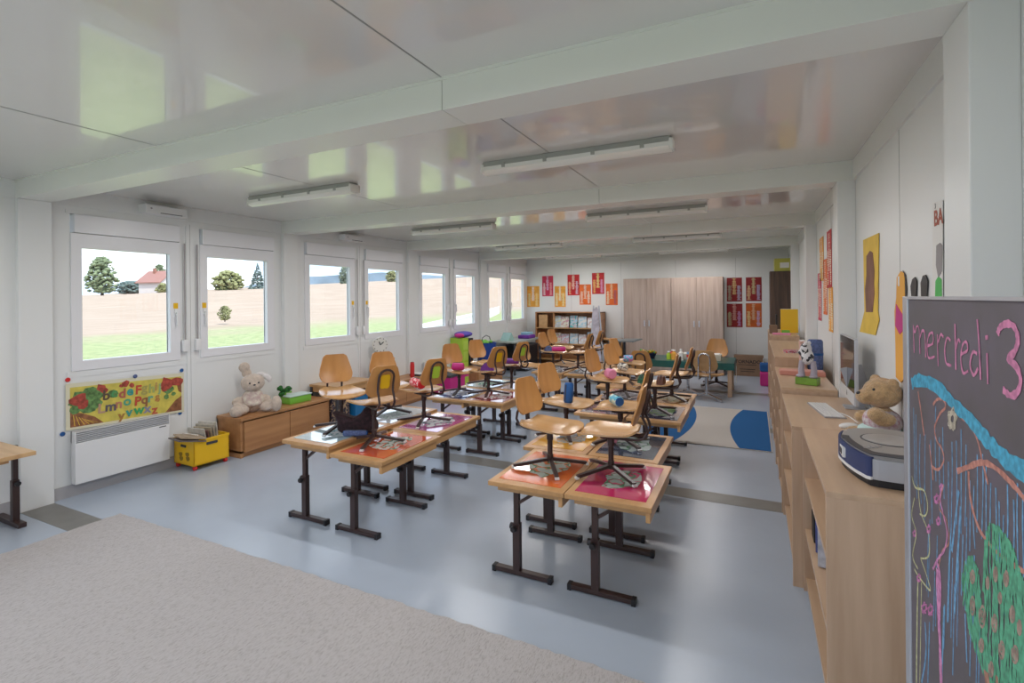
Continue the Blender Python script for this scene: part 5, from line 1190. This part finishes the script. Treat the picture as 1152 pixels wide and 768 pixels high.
def tree(kind, label, px, base_py, top_py, dist, width_px, m, seed):
    a, b, c = ray(px, base_py); x, y = a*dist, b*dist; z0 = H+c*dist-.5; h = (base_py-top_py)/F*dist+.5; w = width_px/F*dist/2
    o = empty(kind, label, 'tree', (x, y, z0), 0, 'trees beyond the field'); rnd = random.Random(seed)
    mb = MB(); mb.tube([(0, 0, 0), (0, 0, h*.6)], [w*.08, w*.04], 8); mb.build('trunk', mat('bark', (.08, .06, .05), .9), o)
    mb = MB()
    if kind == 'conifer':
        for i in range(260):
            t = rnd.random()**1.1; r = w*(1-t)*rnd.uniform(.7, 1.1); an = rnd.uniform(0, 2*PI); mb.ell((r*.7*math.cos(an), r*.7*math.sin(an), h*(.05+.93*t)), (w*.15*(1.15-t), w*.15*(1.15-t), h*.025), sub=1)
    else:
        for i in range(420):
            t = rnd.random(); an = rnd.uniform(0, 2*PI); prof = math.sin(PI*(.12+.86*t))**.6*(1-.25*t if kind == 'tall_tree' else 1); r = w*prof*rnd.uniform(.30, 1.0)*(.8+.3*noise.noise(Vector((an, t*4, seed))))
            s_ = w*rnd.uniform(.06, .14); mb.ell((r*math.cos(an), r*math.sin(an), h*(.10+.84*t)), (s_, s_, s_*.7), sub=1)
    ob = mb.build('crown', m, o, smooth='full')
    tx = bpy.data.textures.new('leafn', 'CLOUDS'); tx.noise_scale = w*.05; tx.noise_depth = 3
    d = ob.modifiers.new('d', 'DISPLACE'); d.texture = tx; d.strength = w*.10; d.texture_coords = 'LOCAL'
    return o
tree('tall_tree', 'tall broad tree on the left of the first window view', 115, 331, 287, 120, 42, leafm[0], 1)
tree('bush', 'low hedge trees between tall tree and red-roofed house', 148, 329, 316, 150, 38, leafm[2], 2)
tree('round_tree', 'tree behind the red-roofed house', 180, 320, 296, 170, 18, leafm[0], 3)
tree('bush', 'bush in front of the red-roofed house', 183, 329, 318, 122, 16, leafm[1], 4)
tree('round_tree', 'round autumn-green tree in the second window view', 256, 328, 303, 125, 40, leafm[1], 5)
tree('conifer', 'dark conifer right of the round tree', 290, 325, 295, 130, 24, leafm[2], 6)
tree('round_tree', 'tree rising over the field crest in the third window view', 387, 320, 299, 165, 16, leafm[3], 7)
tree('round_tree', 'tree rising over the field crest in the fourth window view', 441, 317, 304, 180, 18, leafm[1], 8)
tree('bush', 'small wild bush at the edge of the wheat field', 253, 355, 343, 42, 17, leafm[1], 9)
o = empty('house', 'white farmhouse with red tiled gable roof beyond the field', 'house', (0, 0, 0)); a, b, c = ray(181, 330); o.location = (a*140, b*140, H+c*140-1); o.rotation_euler = (0, 0, 1.75)
mb = MB(); mb.box(-3.2, 3.2, -4, 4, 0, 4.2); mb.prism([(-3.2, 4.2), (3.2, 4.2), (0, 6.8)], -4, 4, T=Matrix.Rotation(PI/2, 4, 'X')); mb.build('wall', mat('render_white', (.62, .58, .56), .8), o)
mb = MB(); mb.bar((-2.0, -4.5, 5.2+.25), (-2.0, 4.5, 5.2+.25), .1, .1)
for s_ in (-1, 1): mb.prism([(0, 7.1), (s_*3.9, 3.8), (s_*3.9, 4.05), (0, 7.35)], -4.5, 4.5, T=Matrix.Rotation(PI/2, 4, 'X'))
mb.build('roof', mat('red_tiles', (.34, .17, .14), .8), o)
for y in (-2.2, 0, 2.2): mb = MB(); mb.box(3.2, 3.24, y-.5, y+.5, 1.4, 2.8); mb.build('window', 'dark', o)
mb = MB(); mb.box(-1, -.4, 1, 1.6, 6, 8); mb.build('chimney', mat('chimney_brick', (.3, .14, .1), .9), o)
# far hills
mb = MB(); prevv = None
for i in range(120):
    px = 60+i*4.2; a, b, c = ray(px, 320); D = 900
    h = interp(px, [(60, 10), (140, 20), (240, 22), (340, 44), (430, 50), (480, 46), (560, 40)])+5*noise.noise(Vector((i*.11, 3, 0)))
    v = [mb.bm.verts.new((a*D, b*D, -5)), mb.bm.verts.new((a*D, b*D, h)), mb.bm.verts.new((a*(D+250), b*(D+250), -5))]
    if prevv: mb.bm.faces.new((prevv[0], v[0], v[1], prevv[1])); mb.bm.faces.new((prevv[1], v[1], v[2], prevv[2]))
    prevv = v
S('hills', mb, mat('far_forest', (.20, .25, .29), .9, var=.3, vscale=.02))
# white picket fence
o = empty('picket_fence', 'white picket fence outside the far windows', 'fence', (0, 0, 0))
A_, B_ = Vector((-12.3, 15.8, 0)), Vector((-31, 60, 0)); Nf = 330; mb = MB(); dirv = (B_-A_).normalized(); rzf = math.atan2(dirv.y, dirv.x)
for i in range(Nf):
    p = A_+(B_-A_)*i/Nf; zg = ground_z(p.x, p.y)-.05
    mb.prism([(-.045, 0), (.045, 0), (.045, .95), (0, 1.03), (-.045, .95)], -.01, .01, T=Tr(p.x, p.y, zg, rzf, PI/2))
mb.build('pickets', 'white', o, kind='stuff')
mb = MB()
for zz in (.25, .75): mb.bar(A_+Vector((.03, 0, ground_z(A_.x, A_.y)+zz)), B_+Vector((.03, 0, ground_z(B_.x, B_.y)+zz)), .04, .08)
mb.build('rail', 'white', o)

# ------------------------------------------------------------------ sky and light
w = bpy.data.worlds.new('sky'); bpy.context.scene.world = w; w.use_nodes = True; nt = w.node_tree; N = nt.nodes.new
bg = nt.nodes['Background']; tc = N('ShaderNodeTexCoord'); mp = N('ShaderNodeMapping'); mp.inputs['Scale'].default_value = (1, 1, 3.5); nz = N('ShaderNodeTexNoise'); nz.inputs['Scale'].default_value = 3.; nz.inputs['Detail'].default_value = 7
nt.links.new(tc.outputs['Generated'], mp.inputs[0]); nt.links.new(mp.outputs[0], nz.inputs['Vector'])
r = N('ShaderNodeValToRGB'); r.color_ramp.elements[0].position = .40; r.color_ramp.elements[1].position = .62; r.color_ramp.elements[0].color = (.46, .62, .95, 1); r.color_ramp.elements[1].color = (.88, .93, 1.0, 1)
nt.links.new(nz.outputs['Fac'], r.inputs['Fac']); nt.links.new(r.outputs['Color'], bg.inputs['Color']); bg.inputs['Strength'].default_value = 1.0
sun = bpy.data.lights.new('sun', 'SUN'); sun.energy = 2.0; sun.angle = .02; sun.color = (1, .95, .88); so = bpy.data.objects.new('sun', sun); COL.objects.link(so)
so.rotation_euler = Vector((-.62, .25, -.74)).to_track_quat('-Z', 'Y').to_euler()
def area(name, loc, dirv, sx, sy, power, col=(1, 1, 1)):
    l = bpy.data.lights.new(name, 'AREA'); l.shape = 'RECTANGLE'; l.size = sx; l.size_y = sy; l.energy = power; l.color = col
    ob = bpy.data.objects.new(name, l); COL.objects.link(ob); ob.location = loc; ob.rotation_euler = Vector(dirv).to_track_quat('-Z', 'Y').to_euler(); return ob
# fill light added along the unlit ceiling fixture rows, in every bay
FILL_LIGHTS = []
for k in range(-2, 4):
    for x in (-3.565, -1.075): area('added_ceiling_fill', (x, 1.817+BAY*k+BAY/2+.09, ZC-.10), (0, 0, -1), 1.2, .10, 7 if k >= 0 else 6, (1, .97, .95))

# ------------------------------------------------------------------ camera
cd = bpy.data.cameras.new('camera'); cam = bpy.data.objects.new('camera', cd); COL.objects.link(cam)
cd.sensor_fit = 'HORIZONTAL'; cd.sensor_width = 36; cd.lens = F/1152*36; cd.shift_y = -(384-Y0)/1152; cd.clip_start = .05; cd.clip_end = 3000
cam.location = (0, 0, H)
cam.rotation_euler = (Matrix.Rotation(YAW, 4, 'Z') @ Matrix.Rotation(PI/2, 4, 'X') @ Matrix.Rotation(-ROLL, 4, 'Z')).to_euler()
sc = bpy.context.scene; sc.camera = cam
sc.view_settings.view_transform = 'Standard'; sc.view_settings.look = 'None'; sc.view_settings.exposure = 1.3; sc.view_settings.gamma = 1; sc.view_settings.use_curve_mapping = False
